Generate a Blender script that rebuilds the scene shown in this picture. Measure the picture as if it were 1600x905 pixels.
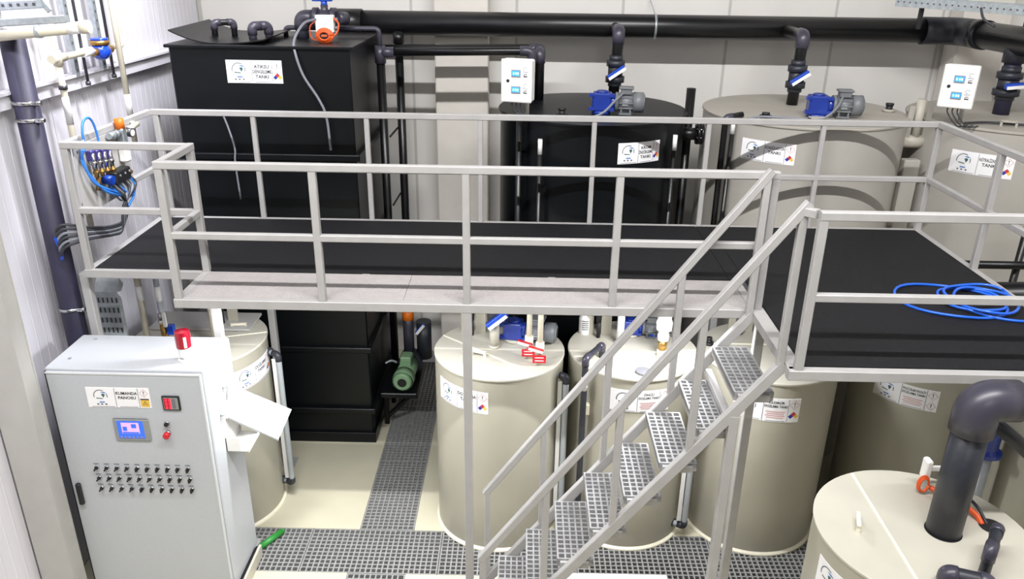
import bpy, math, random
from mathutils import Vector, Matrix
random.seed(7)
for o in list(bpy.data.objects): bpy.data.objects.remove(o)
scene = bpy.context.scene
COL = scene.collection
PI = math.pi

# ------------------------------------------------------------------ camera
CAM = Vector((2.3653, -5.0146, 4.8608))
pitch, yaw, roll = math.radians(22.75), math.radians(-0.64), math.radians(0.803)
Fv = Vector((math.sin(yaw)*math.cos(pitch), math.cos(yaw)*math.cos(pitch), -math.sin(pitch)))
Rv = Vector((math.cos(yaw), -math.sin(yaw), 0)); Uv = Rv.cross(Fv)
R2 = Rv*math.cos(roll) + Uv*math.sin(roll); U2 = -Rv*math.sin(roll) + Uv*math.cos(roll)
cd = bpy.data.cameras.new('camera'); cam = bpy.data.objects.new('camera', cd); COL.objects.link(cam)
cd.sensor_width = 36; cd.lens = 36*1238.27/1600; cd.clip_end = 100
M = Matrix((R2, U2, -Fv)).transposed().to_4x4(); M.translation = CAM; cam.matrix_world = M
scene.camera = cam

# ------------------------------------------------------------------ light
vs = scene.view_settings
vs.view_transform = 'Standard'; vs.look = 'None'; vs.gamma = 1.0; vs.use_curve_mapping = False
vs.exposure = 0.0
w = bpy.data.worlds.new('hall_ambient'); scene.world = w; w.use_nodes = True
w.node_tree.nodes['Background'].inputs[0].default_value = (1.0, 0.985, 0.965, 1)
w.node_tree.nodes['Background'].inputs[1].default_value = 0.10

def lamp(name, loc, target, power, size, color=(1, 1, 1), spot=None, blend=.6):
    d = bpy.data.lights.new(name, 'SPOT' if spot else 'AREA')
    d.energy = power; d.color = color
    if spot: d.spot_size = math.radians(spot); d.spot_blend = blend; d.shadow_soft_size = size
    else: d.shape = 'DISK'; d.size = size
    o = bpy.data.objects.new(name, d); COL.objects.link(o); o.location = loc
    o.rotation_euler = (Vector(target)-Vector(loc)).to_track_quat('-Z', 'Y').to_euler()
    return o
lamp('front_fill', (3.6, -8.4, 7.0), (3.0, 2.4, 1.6), 90, 2.5, (1.0, 0.985, 0.96))  # weak soft fill, added to lift the front faces below the platform
row = lamp('bay_lamp_row', (2.5, -3.2, 8.4), (2.5, 1.2, 2.6), 920, 0.12, (1.0, 0.993, 0.985))
row.data.shape = 'RECTANGLE'; row.data.size = 8.0; row.data.size_y = 0.12
lamp('left_wall_fill', (1.0, 1.0, 7.6), (-1.3, 1.5, 4.6), 1500, 0.4, (0.94, 0.94, 1.0), spot=62, blend=.8)  # added spot that brightens the upper left wall, no fixture behind it

# ------------------------------------------------------------------ materials
def lin(c):
    if isinstance(c, str): c = tuple(int(c[i:i+2], 16)/255 for i in (0, 2, 4))
    return tuple(x/12.92 if x <= .04045 else ((x+.055)/1.055)**2.4 for x in c)
MATS = {}
def mat(name, col, rough=.5, metal=0., var=.06, nscale=6., bump=0., bscale=80., emit=0., coat=0., trans=0., spec=.5):
    if name in MATS: return MATS[name]
    m = bpy.data.materials.new(name); m.use_nodes = True; nt = m.node_tree; b = nt.nodes['Principled BSDF']
    c = lin(col)
    tc = nt.nodes.new('ShaderNodeTexCoord')
    n = nt.nodes.new('ShaderNodeTexNoise'); n.inputs['Scale'].default_value = nscale; n.inputs['Detail'].default_value = 5
    nt.links.new(tc.outputs['Object'], n.inputs['Vector'])
    r = nt.nodes.new('ShaderNodeValToRGB')
    r.color_ramp.elements[0].position = .3; r.color_ramp.elements[1].position = .7
    r.color_ramp.elements[0].color = (*[x*(1-var) for x in c], 1)
    r.color_ramp.elements[1].color = (*[min(1, x*(1+var)) for x in c], 1)
    nt.links.new(n.outputs['Fac'], r.inputs['Fac']); nt.links.new(r.outputs['Color'], b.inputs['Base Color'])
    b.inputs['Roughness'].default_value = rough; b.inputs['Metallic'].default_value = metal
    b.inputs['Specular IOR Level'].default_value = spec
    if coat: b.inputs['Coat Weight'].default_value = coat; b.inputs['Coat Roughness'].default_value = .1
    if trans: b.inputs['Transmission Weight'].default_value = trans
    if bump:
        n2 = nt.nodes.new('ShaderNodeTexNoise'); n2.inputs['Scale'].default_value = bscale
        nt.links.new(tc.outputs['Object'], n2.inputs['Vector'])
        bp = nt.nodes.new('ShaderNodeBump'); bp.inputs['Strength'].default_value = bump; bp.inputs['Distance'].default_value = .004
        nt.links.new(n2.outputs['Fac'], bp.inputs['Height']); nt.links.new(bp.outputs['Normal'], b.inputs['Normal'])
    if emit:
        nt.links.new(r.outputs['Color'], b.inputs['Emission Color']); b.inputs['Emission Strength'].default_value = emit
    MATS[name] = m; return m
mat('floor_epoxy', 'c6c1ab', .45, var=.05, nscale=2.5, bump=.05)
mat('pit', '2a2a2c', .9)
mat('panel_white', 'd4d1cd', .55, var=.03, nscale=2)
mat('panel_left', 'd9d7de', .5, var=.03, nscale=2)
mat('grey_clad', 'b5b3b0', .6, var=.04)
mat('pillar', 'cfcac3', .6, var=.03)
mat('steel_paint', 'a9a7a6', .42, var=.05, nscale=9, bump=.04, bscale=40)
mat('rubber', '151518', .72, var=.25, nscale=40, bump=.5, bscale=160, spec=.3)
mat('checker', 'a8a3a2', .5, var=.05, nscale=14)
mat('grating', '8e8e8d', .5, var=.15, nscale=30)
mat('tread_grating', '9a9a9c', .5, var=.12, nscale=30)
mat('black_plastic', '070a0e', .38, var=.25, nscale=3, bump=.04, bscale=12, spec=.35)
mat('black_pipe', '121214', .33, var=.2)
mat('pvc_grey', '3d3b47', .35, var=.1)
mat('pvc_dark', '2c2e36', .42, var=.12, nscale=30)
mat('violet_pipe', '2f2d42', .55, var=.15)
mat('beige_tank', 'a9a596', .36, var=.035, nscale=3, bump=.03, bscale=10)
mat('beige_lid', 'bfbbae', .42, var=.04, nscale=4)
mat('beige_weld', 'e9e4cf', .4)
mat('beige_pipe', 'c9c3b0', .45)
mat('grey_tank', 'a8a49d', .45, var=.04, nscale=3)
mat('grey_lid', 'a5a097', .5, var=.05, nscale=4)
mat('ivory_pipe', 'bdb8ac', .45)
mat('blue_gear', '1b3590', .35, var=.15, coat=.4)
mat('motor_grey', '6b6e72', .45, var=.08)
mat('green_motor', '84a880', .42, var=.1)
mat('blue_handle', '1747b8', .35)
mat('white_plastic', 'ecebe8', .4, var=.02)
mat('white_label', 'f1f0f2', .45, var=.01)
mat('ink_black', '1d1d20', .6)
mat('ink_grey', '6f6f74', .6)
mat('ink_blue', '5d86c4', .6)
mat('ink_teal', '36605f', .6)
mat('ink_red', 'c0343a', .6)
mat('ink_pink', 'd49c9c', .6)
mat('ink_yellow', 'e8bd4c', .6)
mat('nfpa_blue', '2f2f9c', .6)
mat('cabinet', 'b9bcc1', .42, var=.025, nscale=60)
mat('cabinet_edge', 'd8dadc', .4, var=.02)
mat('black_matte', '1a1a1d', .55)
mat('chrome', 'c9c9cc', .2, 1.0, var=.05)
mat('tray_zinc', 'bcc2c6', .4, .25, var=.1, nscale=30)
mat('galv', 'a9b0b4', .38, .6, var=.15, nscale=30)
mat('brass', 'b08a4e', .35, .85)
mat('red_glass', 'a4122a', .18, var=.1, coat=.5)
mat('red_plastic', 'c8202c', .35)
mat('orange_plastic', 'f07a1c', .4)
mat('orange_cable', 'e0581f', .45)
mat('grey_cable', '7a7d85', .5)
mat('dark_cable', '33343a', .5)
mat('blue_hose', '1c62d8', .35, coat=.3)
mat('blue_light_hose', '3b82dc', .35)
mat('paper', 'f4f4f4', .6, var=.01)
mat('cardboard', 'b88d58', .8)
mat('green_plastic', '2f8a3a', .4)
mat('purple_plastic', '453f80', .4)
mat('screen_blue', '2a5be0', .3, emit=.9)
mat('screen_pink', 'c79ad8', .3, emit=.8)
mat('screen_white', 'bfe0ff', .3, emit=1.2)
mat('led_red', 'ff2038', .3, emit=2.0)
mat('lcd', '2b86ff', .3, emit=1.3)
mat('panel_frame', '8d8f8c', .4)
mat('water_blue', '1546c8', .18, coat=.6)
mat('clear_tube', 'aab0b4', .2, var=.05)
mat('tube_glow', 'ffffff', .3, emit=6.)
mat('dark_steel', '55565c', .4, .6)

# ------------------------------------------------------------------ mesh builder
class MB:
    def __init__(s, M=None): s.v = []; s.f = []; s.sm = []; s.mi = []; s.M = M; s.cur = 0
    def add(s, vs_, fs, smooth=False):
        b = len(s.v)
        for p in vs_:
            p = Vector(p); s.v.append(tuple(s.M @ p) if s.M else tuple(p))
        for k, f in enumerate(fs):
            s.f.append([b+i for i in f]); s.sm.append(smooth[k] if isinstance(smooth, list) else smooth); s.mi.append(s.cur)
        return s
    def box(s, lo, hi):
        x0, y0, z0 = lo; x1, y1, z1 = hi
        s.add([(x0,y0,z0),(x1,y0,z0),(x1,y1,z0),(x0,y1,z0),(x0,y0,z1),(x1,y0,z1),(x1,y1,z1),(x0,y1,z1)],
              [(0,3,2,1),(4,5,6,7),(0,1,5,4),(1,2,6,5),(2,3,7,6),(3,0,4,7)]); return s
    def cbox(s, c, size):
        c = Vector(c); h = Vector(size)/2; return s.box(c-h, c+h)
    def rbox(s, lo, hi, b=.01):
        # box with chamfered edges along z plus chamfered top and bottom
        x0, y0, z0 = lo; x1, y1, z1 = hi
        def ring(e, z):
            a, c_, d, f = x0+e, x1-e, y0+e, y1-e
            return [(a+b,d,z),(c_-b,d,z),(c_,d+b,z),(c_,f-b,z),(c_-b,f,z),(a+b,f,z),(a,f-b,z),(a,d+b,z)]
        R = ring(b*.7, z0)+ring(0, z0+b)+ring(0, z1-b)+ring(b*.7, z1)
        fs = [tuple(range(7,-1,-1)), tuple(range(24,32))]
        for k in range(3):
            for i in range(8): j = (i+1) % 8; fs.append((k*8+i, k*8+j, k*8+8+j, k*8+8+i))
        s.add(R, fs); return s
    def bar(s, a, b, w_, h_, up=(0,0,1), ch=.005):
        a = Vector(a); b = Vector(b); d = (b-a).normalized(); up = Vector(up)
        if abs(d.dot(up)) > .98: up = Vector((0,1,0))
        x = d.cross(up).normalized(); y = x.cross(d).normalized()
        W, H_ = w_/2, h_/2
        pr = [(-W+ch,-H_),(W-ch,-H_),(W,-H_+ch),(W,H_-ch),(W-ch,H_),(-W+ch,H_),(-W,H_-ch),(-W,-H_+ch)]
        vv = [a+x*p+y*q for p, q in pr]+[b+x*p+y*q for p, q in pr]
        fs = [tuple(range(7,-1,-1)), tuple(range(8,16))]+[(i,(i+1)%8,(i+1)%8+8,i+8) for i in range(8)]
        s.add(vv, fs); return s
    def cyl(s, a, b, r, r2=None, n=18, caps=True):
        a = Vector(a); b = Vector(b); r2 = r if r2 is None else r2
        d = (b-a).normalized(); up = Vector((0,0,1)) if abs(d.z) < .95 else Vector((1,0,0))
        x = d.cross(up).normalized(); y = x.cross(d).normalized()
        vv = []
        for c, q in ((a, r), (b, r2)):
            for i in range(n):
                t = 2*PI*i/n; vv.append(c+x*(q*math.cos(t))+y*(q*math.sin(t)))
        fs = [(i, i+n, (i+1)%n+n, (i+1)%n) for i in range(n)]; sm = [True]*n
        if caps: fs += [tuple(range(n)), tuple(range(2*n-1, n-1, -1))]; sm += [False, False]
        s.add(vv, fs, sm); return s
    def tube(s, pts, r, n=10):
        pts = [Vector(p) for p in pts]; m = len(pts); vv = []
        d0 = (pts[1]-pts[0]).normalized(); up = Vector((0,0,1)) if abs(d0.z) < .9 else Vector((1,0,0))
        x = d0.cross(up).normalized()
        for k in range(m):
            d = (pts[min(k+1,m-1)]-pts[max(k-1,0)]).normalized()
            x = (x-d*x.dot(d)).normalized(); y = d.cross(x)
            for i in range(n):
                t = 2*PI*i/n; vv.append(pts[k]+x*(r*math.cos(t))+y*(r*math.sin(t)))
        fs = []; sm = []
        for k in range(m-1):
            for i in range(n):
                j = (i+1) % n; fs.append((k*n+i, k*n+j, (k+1)*n+j, (k+1)*n+i)); sm.append(True)
        fs += [tuple(range(n-1,-1,-1)), tuple(range((m-1)*n, m*n))]; sm += [False, False]
        s.add(vv, fs, sm); return s
    def lathe(s, c, prof, n=48, a0=0, a1=2*PI, sharp=True):
        # profile of (r, z), each band separate so edges stay crisp
        c = Vector(c)
        for k in range(len(prof)-1):
            (r0, z0), (r1, z1) = prof[k], prof[k+1]
            vv = []
            full = abs(a1-a0-2*PI) < 1e-6; m = n if full else n+1
            for r, z in ((r0, z0), (r1, z1)):
                for i in range(m):
                    t = a0+(a1-a0)*i/n; vv.append((c.x+r*math.sin(t), c.y-r*math.cos(t), c.z+z))
            fs = [(i, (i+1)%m, (i+1)%m+m, i+m) for i in range(n)]
            s.add(vv, fs, True)
        return s
    def disc(s, c, r, z, n=48, up=True):
        vv = [(c[0]+r*math.sin(2*PI*i/n), c[1]-r*math.cos(2*PI*i/n), z) for i in range(n)]
        s.add(vv, [tuple(range(n)) if up else tuple(range(n-1,-1,-1))]); return s
    def sphere(s, c, r, n=14, sc=(1,1,1)):
        vv = []; fs = []; m = n//2
        for k in range(m+1):
            p = PI*k/m
            for i in range(n):
                t = 2*PI*i/n
                vv.append((c[0]+r*sc[0]*math.sin(p)*math.cos(t), c[1]+r*sc[1]*math.sin(p)*math.sin(t), c[2]-r*sc[2]*math.cos(p)))
        for k in range(m):
            for i in range(n): j = (i+1) % n; fs.append((k*n+i, k*n+j, (k+1)*n+j, (k+1)*n+i))
        s.add(vv, fs, True); return s
    def mesh(s, name, mats, off=(0,0,0)):
        me = bpy.data.meshes.new(name)
        o = Vector(off)
        me.from_pydata([tuple(Vector(p)-o) for p in s.v], [], s.f)
        for mm in (mats if isinstance(mats, (list, tuple)) else [mats]): me.materials.append(MATS[mm])
        me.polygons.foreach_set('use_smooth', s.sm)
        me.polygons.foreach_set('material_index', s.mi)
        me.update(); return me

ORG = {}
def org_of(o): return ORG.get(o.name, Vector((0,0,0)))
def obj(name, mb, mats, parent=None, label=None):
    """link a mesh object; geometry given in world coordinates"""
    off = org_of(parent) if parent else Vector((0,0,0))
    me = mb.mesh(name, mats, off)
    o = bpy.data.objects.new(name, me); COL.objects.link(o)
    ORG[o.name] = off
    if parent: o.parent = parent
    if label: o['label'] = label
    return o
def inst(name, me, loc, parent, rot=None):
    o = bpy.data.objects.new(name, me); COL.objects.link(o); o.location = Vector(loc)-org_of(parent); o.parent = parent
    if rot: o.rotation_euler = rot
    ORG[o.name] = Vector(loc); return o
def tag(o, label, cat, group=None, kind=None):
    o['label'] = label; o['category'] = cat
    if group: o['group'] = group
    if kind: o['kind'] = kind
    return o
def thing(name, label, cat, loc=(0,0,0), group=None):
    o = bpy.data.objects.new(name, None); COL.objects.link(o); o.location = loc; o.empty_display_size = .1
    ORG[o.name] = Vector(loc); return tag(o, label, cat, group)
def struct(name, mb, mats, label=None):
    o = obj(name, mb, mats); o['kind'] = 'structure'
    if label: o['label'] = label
    return o
def single(name, mb, mats, label, cat, group=None):
    # one-mesh thing with its origin at the mesh base centre
    xs = [p[0] for p in mb.v]; ys = [p[1] for p in mb.v]; zs = [p[2] for p in mb.v]
    off = Vector(((min(xs)+max(xs))/2, (min(ys)+max(ys))/2, min(zs)))
    me = mb.mesh(name, mats, off); o = bpy.data.objects.new(name, me); COL.objects.link(o); o.location = off
    ORG[o.name] = off; return tag(o, label, cat, group)

def fillet(pts, rad, k=6):
    pts = [Vector(p) for p in pts]; out = [pts[0]]
    for i in range(1, len(pts)-1):
        a, b, c = pts[i-1], pts[i], pts[i+1]
        u = (a-b); v = (c-b); r = min(rad, u.length*.49, v.length*.49)
        p0 = b+u.normalized()*r; p1 = b+v.normalized()*r
        for j in range(k+1):
            t = j/k; out.append(p0*(1-t)**2+b*(2*t*(1-t))+p1*t*t)
    out.append(pts[-1]); return out
def curve(pts, n=8):
    # Catmull-Rom through points
    P = [Vector(p) for p in pts]; P = [P[0]*2-P[1]]+P+[P[-1]*2-P[-2]]; out = []
    for i in range(1, len(P)-2):
        for j in range(n):
            t = j/n
            out.append(.5*((2*P[i])+(P[i+1]-P[i-1])*t+(2*P[i-1]-5*P[i]+4*P[i+1]-P[i+2])*t*t+(3*P[i]-P[i-1]-3*P[i+1]+P[i+2])*t**3))
    out.append(P[-2]); return out
def piping(parent, pts, r, pm='black_pipe', fm='pvc_grey', rad=None, elbows=True, n=16, name='pipe'):
    rad = rad or r*2.2
    o = obj(name, MB().tube(fillet(pts, rad), r, n), pm, parent)
    if elbows:
        P = [Vector(p) for p in pts]
        for i in range(1, len(P)-1):
            u = (P[i-1]-P[i]); v = (P[i+1]-P[i]); q = min(rad*1.35, u.length*.6, v.length*.6)
            a = P[i]+u.normalized()*q; b = P[i]+v.normalized()*q
            obj('elbow', MB().tube(fillet([a, P[i], b], min(rad, q*.95), 8), r*1.17, n), fm, parent)
    return o

# ------------------------------------------------------------------ lettering and signs
TC = {}
def txt(body, bold=.0):
    k = (body, bold)
    if k in TC: return TC[k]
    cu = bpy.data.curves.new('t', 'FONT'); cu.body = body; cu.size = 1; cu.align_x = 'CENTER'; cu.align_y = 'CENTER'; cu.offset = bold; cu.resolution_u = 2
    o = bpy.data.objects.new('t', cu); COL.objects.link(o); bpy.context.view_layer.update()
    me = bpy.data.meshes.new_from_object(o.evaluated_get(bpy.context.evaluated_depsgraph_get()))
    vv = [(v.co.x, v.co.y) for v in me.vertices]; ff = [tuple(p.vertices) for p in me.polygons]
    bpy.data.objects.remove(o); bpy.data.curves.remove(cu); bpy.data.meshes.remove(me)
    TC[k] = (vv, ff); return TC[k]
def put_text(mb, mp, body, x, y, size, n=.0035, maxw=None, bold=.022):
    vv, ff = txt(body, bold)
    wd = max(v[0] for v in vv)-min(v[0] for v in vv)
    sx = size if not maxw or wd*size <= maxw else maxw/wd
    mb.add([mp(x+v[0]*sx, y+v[1]*size, n) for v in vv], ff)
def quad(mb, mp, x0, y0, x1, y1, n, cols=1):
    for k in range(cols):
        a = x0+(x1-x0)*k/cols; b = x0+(x1-x0)*(k+1)/cols
        mb.add([mp(a,y0,n), mp(b,y0,n), mp(b,y1,n), mp(a,y1,n)], [(0,1,2,3)])
def flat_map(O, R, U):
    O = Vector(O); R = Vector(R).normalized(); U = Vector(U).normalized(); N = R.cross(U)
    return lambda x, y, n: O+R*x+U*y+N*n
def cyl_map(cx, cy, r, ang, z):
    def f(x, y, n):
        t = ang+x/r; return Vector((cx+(r+n)*math.sin(t), cy-(r+n)*math.cos(t), z+y))
    return f
def poly(mb, mp, pts, n): mb.add([mp(x, y, n) for x, y in pts], [tuple(range(len(pts)))])
def ring(mb, mp, cx, cy, r0, r1, a0, a1, n, k=14):
    for i in range(k):
        t0 = a0+(a1-a0)*i/k; t1 = a0+(a1-a0)*(i+1)/k
        poly(mb, mp, [(cx+r0*math.cos(t0), cy+r0*math.sin(t0)), (cx+r1*math.cos(t0), cy+r1*math.sin(t0)),
                      (cx+r1*math.cos(t1), cy+r1*math.sin(t1)), (cx+r0*math.cos(t1), cy+r0*math.sin(t1))], n)
def diamond(mb, mp, cx, cy, a, n, th):
    o_ = [(cx, cy-a), (cx+a, cy), (cx, cy+a), (cx-a, cy)]; b = a-th; i_ = [(cx, cy-b), (cx+b, cy), (cx, cy+b), (cx-b, cy)]
    for k in range(4): j = (k+1) % 4; poly(mb, mp, [o_[k], o_[j], i_[j], i_[k]], n)
    mb.cur = 0
    poly(mb, mp, [(cx-a*.10, cy+a*.5), (cx-a*.05, cy-a*.12), (cx+a*.05, cy-a*.12), (cx+a*.10, cy+a*.5)], n)
    poly(mb, mp, [(cx-a*.08, cy-a*.45), (cx+a*.08, cy-a*.45), (cx+a*.08, cy-a*.26), (cx-a*.08, cy-a*.26)], n)
def sign(parent, mp, w_, h_, lines, hz=('ex', 'nfpa'), red=False):
    b = MB()
    c = 14
    for k in range(c):
        x0 = -w_/2+w_*k/c; x1 = -w_/2+w_*(k+1)/c
        vv = [mp(x0,-h_/2,.002), mp(x1,-h_/2,.002), mp(x1,h_/2,.002), mp(x0,h_/2,.002), mp(x0,-h_/2,-.004), mp(x1,-h_/2,-.004), mp(x1,h_/2,-.004), mp(x0,h_/2,-.004)]
        fs = [(0,1,2,3), (0,4,5,1), (3,2,6,7)]
        if k == 0: fs.append((0,3,7,4))
        if k == c-1: fs.append((1,5,6,2))
        b.add(vv, fs)
    lb = obj('label_plate', b, 'white_label', parent, 'white printed warning label')
    n = .0032
    X = lambda f: -w_/2+f*w_
    Y = lambda f: -h_/2+f*h_
    # emblem on the left third
    e = MB(); ex, ey, er = X(.22), Y(.58), h_*.31
    e.cur = 0; ring(e, mp, ex, ey, er*.88, er, math.radians(60), math.radians(195), n); ring(e, mp, ex, ey, er*.88, er, math.radians(-15), math.radians(22), n, 5)
    e.cur = 1; poly(e, mp, [(ex+er*.0, ey+er*.62), (ex+er*.55, ey+er*.66), (ex+er*.95, ey+er*.46), (ex+er*.5, ey+er*.44)], n)
    poly(e, mp, [(ex-er*.3, Y(.24)), (ex+er*.45, Y(.24)), (ex+er*.45, Y(.30)), (ex-er*.3, Y(.30))], n)
    e.cur = 2; poly(e, mp, [(ex+er*.1, ey+er*.25), (ex+er*.42, ey+er*.38), (ex+er*.66, ey+er*.18), (ex+er*.5, ey-er*.08), (ex+er*.36, ey-er*.3), (ex+er*.26, ey-er*.02)], n)
    poly(e, mp, [(ex-er*.65, ey-er*.42), (ex+er*.25, ey-er*.5), (ex+er*.25, ey-er*.38), (ex-er*.65, ey-er*.28)], n)
    e.cur = 3
    for q in (-.55, .0, .6): poly(e, mp, [(ex+er*q-.008, Y(.13)), (ex+er*q+.008, Y(.13)), (ex+er*q+.008, Y(.20)), (ex+er*q-.008, Y(.20))], n)
    quad(e, mp, X(.06), Y(.035), X(.42), Y(.055), n, 4)
    obj('emblem', e, ['ink_grey', 'ink_blue', 'ink_teal', 'ink_grey'], lb)
    d = MB()
    for f in (.45, .82): quad(d, mp, X(f)-.0018, Y(0.02), X(f)+.0018, Y(.98), n)
    quad(d, mp, X(.5), Y(.035), X(.79), Y(.055), n, 4)
    obj('divider', d, 'ink_grey', lb)
    t = MB(); L = len(lines)
    top = .82 if red else .72
    st = min(.22, .66/L) if not red else .16
    for k, s_ in enumerate(lines): put_text(t, mp, s_, X(.635), Y(top-k*st), h_*st*.92, n, w_*.34)
    obj('lettering', t, 'ink_black', lb)
    if red:
        t2 = MB()
        for k in range(4): quad(t2, mp, X(.49+.02*(k%2)), Y(.42-k*.085), X(.78-.02*(k%2)), Y(.455-k*.085), n, 4)
        obj('warning_lines', t2, 'ink_pink', lb)
    hb = MB()
    for k, kind in enumerate(hz):
        cx, cy, a = X(.91), Y(.74-k*.48), h_*.2
        if kind == 'ex': hb.cur = 5; diamond(hb, mp, cx, cy, a, n, a*.13)
        elif kind == 'nfpa':
            q = a*.5
            for (dx, dy, ci) in ((0, q, 1), (-q, 0, 2), (q, 0, 3), (0, -q, 4)):
                hb.cur = ci; poly(hb, mp, [(cx+dx, cy+dy-q), (cx+dx+q, cy+dy), (cx+dx, cy+dy+q), (cx+dx-q, cy+dy)], n)
        elif kind == 'volt':
            hb.cur = 3; quad(hb, mp, cx-a*.95, cy-a, cx+a*.95, cy+a, n)
            hb.cur = 0; quad(hb, mp, cx-a*.95, cy+a*.75, cx+a*.95, cy+a*1.05, n+.0004)
            ring_pts = [(cx, cy+a*.55), (cx-a*.6, cy-a*.5), (cx+a*.6, cy-a*.5)]
            for i in range(3):
                j = (i+1) % 3; P, Q = ring_pts[i], ring_pts[j]; c_ = (cx, cy-a*.15)
                ii = lambda p: (p[0]+(c_[0]-p[0])*.22, p[1]+(c_[1]-p[1])*.22)
                poly(hb, mp, [P, Q, ii(Q), ii(P)], n+.0004)
            poly(hb, mp, [(cx-a*.05, cy+a*.15), (cx-a*.05, cy-a*.3), (cx+a*.05, cy-a*.3), (cx+a*.05, cy+a*.15)], n+.0004)
    obj('hazard_mark', hb, ['ink_black', 'ink_red', 'nfpa_blue', 'ink_yellow', 'white_label', 'ink_pink'], lb)
    return lb

H = 2.649; ZT = 3.590; ZM = 3.108; D = 1.832; XR = 5.925; XL = -.8915; Y1 = .521; YF = -.867
# ================================================================== SETTING
# floor with the drain channels cut in
GX0, GX1, GY0, GY1 = .935, 1.435, .26, .82
f = MB()
zf = -.3
def slab(x0, x1, y0, y1): f.box((x0, y0, zf), (x1, y1, 0))
slab(-1.45, GX0, -6.5, GY0); slab(GX1, 8.3, -6.5, GY0)
slab(-1.45, GX0, GY1, 4.6); slab(GX1, 8.3, GY1, 4.6); slab(GX0, GX1, -6.5, -.9)
slab(-1.45, -1.15, GY0, GY1); slab(5.3, 8.3, GY0, GY1)
floor = struct('floor', f, 'floor_epoxy', 'cream epoxy floor with drain channels')
obj('channel_bed', MB().box((-1.45, -6.5, -.34), (8.3, 4.6, -.28)), 'pit', floor)

def wall_panels(wall, p0, dirv, n, wid, z0, z1, thick_dir, material, ribs=0):
    p0 = Vector(p0); dirv = Vector(dirv); t = Vector(thick_dir)
    for k in range(n):
        a = p0+dirv*(k*wid+.006); b = p0+dirv*((k+1)*wid-.006)
        m = MB(); ch = t*-.02; seg = []
        if ribs:
            step = (b-a)/ribs
            for i in range(ribs):
                q = a+step*i
                seg += [(q, 0), (q+step*.30, 0), (q+step*.36, .002), (q+step*.44, .002), (q+step*.5, 0)]
            seg.append((b, 0))
        else: seg = [(a, -.008), (a+dirv*.012, 0), (b-dirv*.012, 0), (b, -.008)]
        vv = []
        for q, h in seg:
            qq = q+t*h; vv += [(qq.x, qq.y, z0), (qq.x, qq.y, z1)]
        vv2 = [(x-t.x*.03, y-t.y*.03, z) for x, y, z in vv]; L = len(vv)
        fs = [(i, i+2, i+3, i+1) for i in range(0, L-2, 2)]+[(L+i, L+i+1, L+i+3, L+i+2) for i in range(0, L-2, 2)]
        fs += [(0, 1, L+1, L), (L-2, 2*L-2, 2*L-1, L-1)]
        m.add(vv+vv2, fs)
        obj('wall_panel', m, material, wall)
wb = struct('wall_back', MB().box((-1.45, 4.4, 0), (8.35, 4.55, 8.0)), 'grey_clad', 'cream sandwich panel back wall')
wall_panels(wb, (-1.3, 4.398, 0), (1, 0, 0), 8, 1.19, .02, 8.0, (0, -1, 0), 'panel_white')
wl = struct('wall_left', MB().box((-1.45, -6.5, 0), (-1.33, 4.4, 8.0)), 'grey_clad', 'white ribbed left wall')
wall_panels(wl, (-1.325, -2.0, 0), (0, 1, 0), 6, 1.06, .02, 8.0, (1, 0, 0), 'panel_left', ribs=10)
struct('wall_right', MB().box((8.2, -6.5, 0), (8.35, 4.4, 8.0)), 'panel_white', 'pale right wall')
pm_ = MB().rbox((1.372, 4.05, 0), (1.966, 4.36, 8.0), .012)
struct('trim_1', pm_, 'pillar', 'cream pillar behind the tanks')
struct('trim_2', MB().rbox((7.08, 4.05, 0), (7.6, 4.36, 8.0), .012), 'pillar', 'cream pillar in the far right corner')
c_ = MB().box((-1.3, -.275, 0), (-1.05, -.262, 8.0)).box((-1.3, -.14, 0), (-1.05, -.127, 8.0)).box((-1.185, -.262, 0), (-1.165, -.14, 8.0))
c_.box((-1.09, -.262, 0), (-1.055, -.14, 8.0))
struct('trim_3', c_, 'grey_clad', 'steel column beside the control cabinet')
g = MB().box((-1.31, -.1, 3.83), (-1.245, 4.36, 3.95)); g.box((-1.245, -.1, 3.93), (-1.215, 4.36, 3.95))
struct('trim_4', g, 'panel_left', 'horizontal wall rail on the left wall')

# ================================================================== FLOOR GRATES
PITCH = .0465
def grate_mesh(lx, ly, h=.03, t=.013, pitch=PITCH, frame=.012):
    m = MB()
    nx = max(1, round((lx-2*frame)/pitch)); ny = max(1, round((ly-2*frame)/pitch))
    m.box((0,0,-h), (frame,ly,0)).box((lx-frame,0,-h), (lx,ly,0)).box((frame,0,-h), (lx-frame,frame,0)).box((frame,ly-frame,-h), (lx-frame,ly,0))
    for i in range(1, nx):
        x = frame+(lx-2*frame)*i/nx; m.box((x-t/2,frame,-h), (x+t/2,ly-frame,-.0005))
    for j in range(1, ny):
        y = frame+(ly-2*frame)*j/ny; m.box((frame,y-t/2,-h), (lx-frame,y+t/2,-.001))
    return m
def floor_grate(x0, x1, y0, y1, label):
    g_ = .003
    m = grate_mesh(x1-x0-2*g_, y1-y0-2*g_, .035)
    o = bpy.data.objects.new('floor_grate', m.mesh('floor_grate', 'grating')); COL.objects.link(o); o.location = (x0+g_, y0+g_, -.001)
    tag(o, label, 'grating', 'floor drain gratings')
xs = [-.69, .514, 1.70, 2.90, 4.10, 5.30]
cl = ['by the green bar beside the control cabinet', 'where the two floor drains cross', 'under the foot of the middle platform column',
      'in front of the tank below the stairs', 'left of the front right tank, near the stair post']
for k in range(5): floor_grate(xs[k], xs[k+1], GY0, GY1, 'grey mesh floor grating '+cl[k])
ys = [GY1, 1.9, 3.0, 4.1]
cl = ['running back from the drain crossing', 'beside the base of the black box tank', 'furthest back in the shade by the pillar']
for k in range(3): floor_grate(GX0, GX1, ys[k], ys[k+1], 'grey mesh floor grating '+cl[k])
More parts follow.
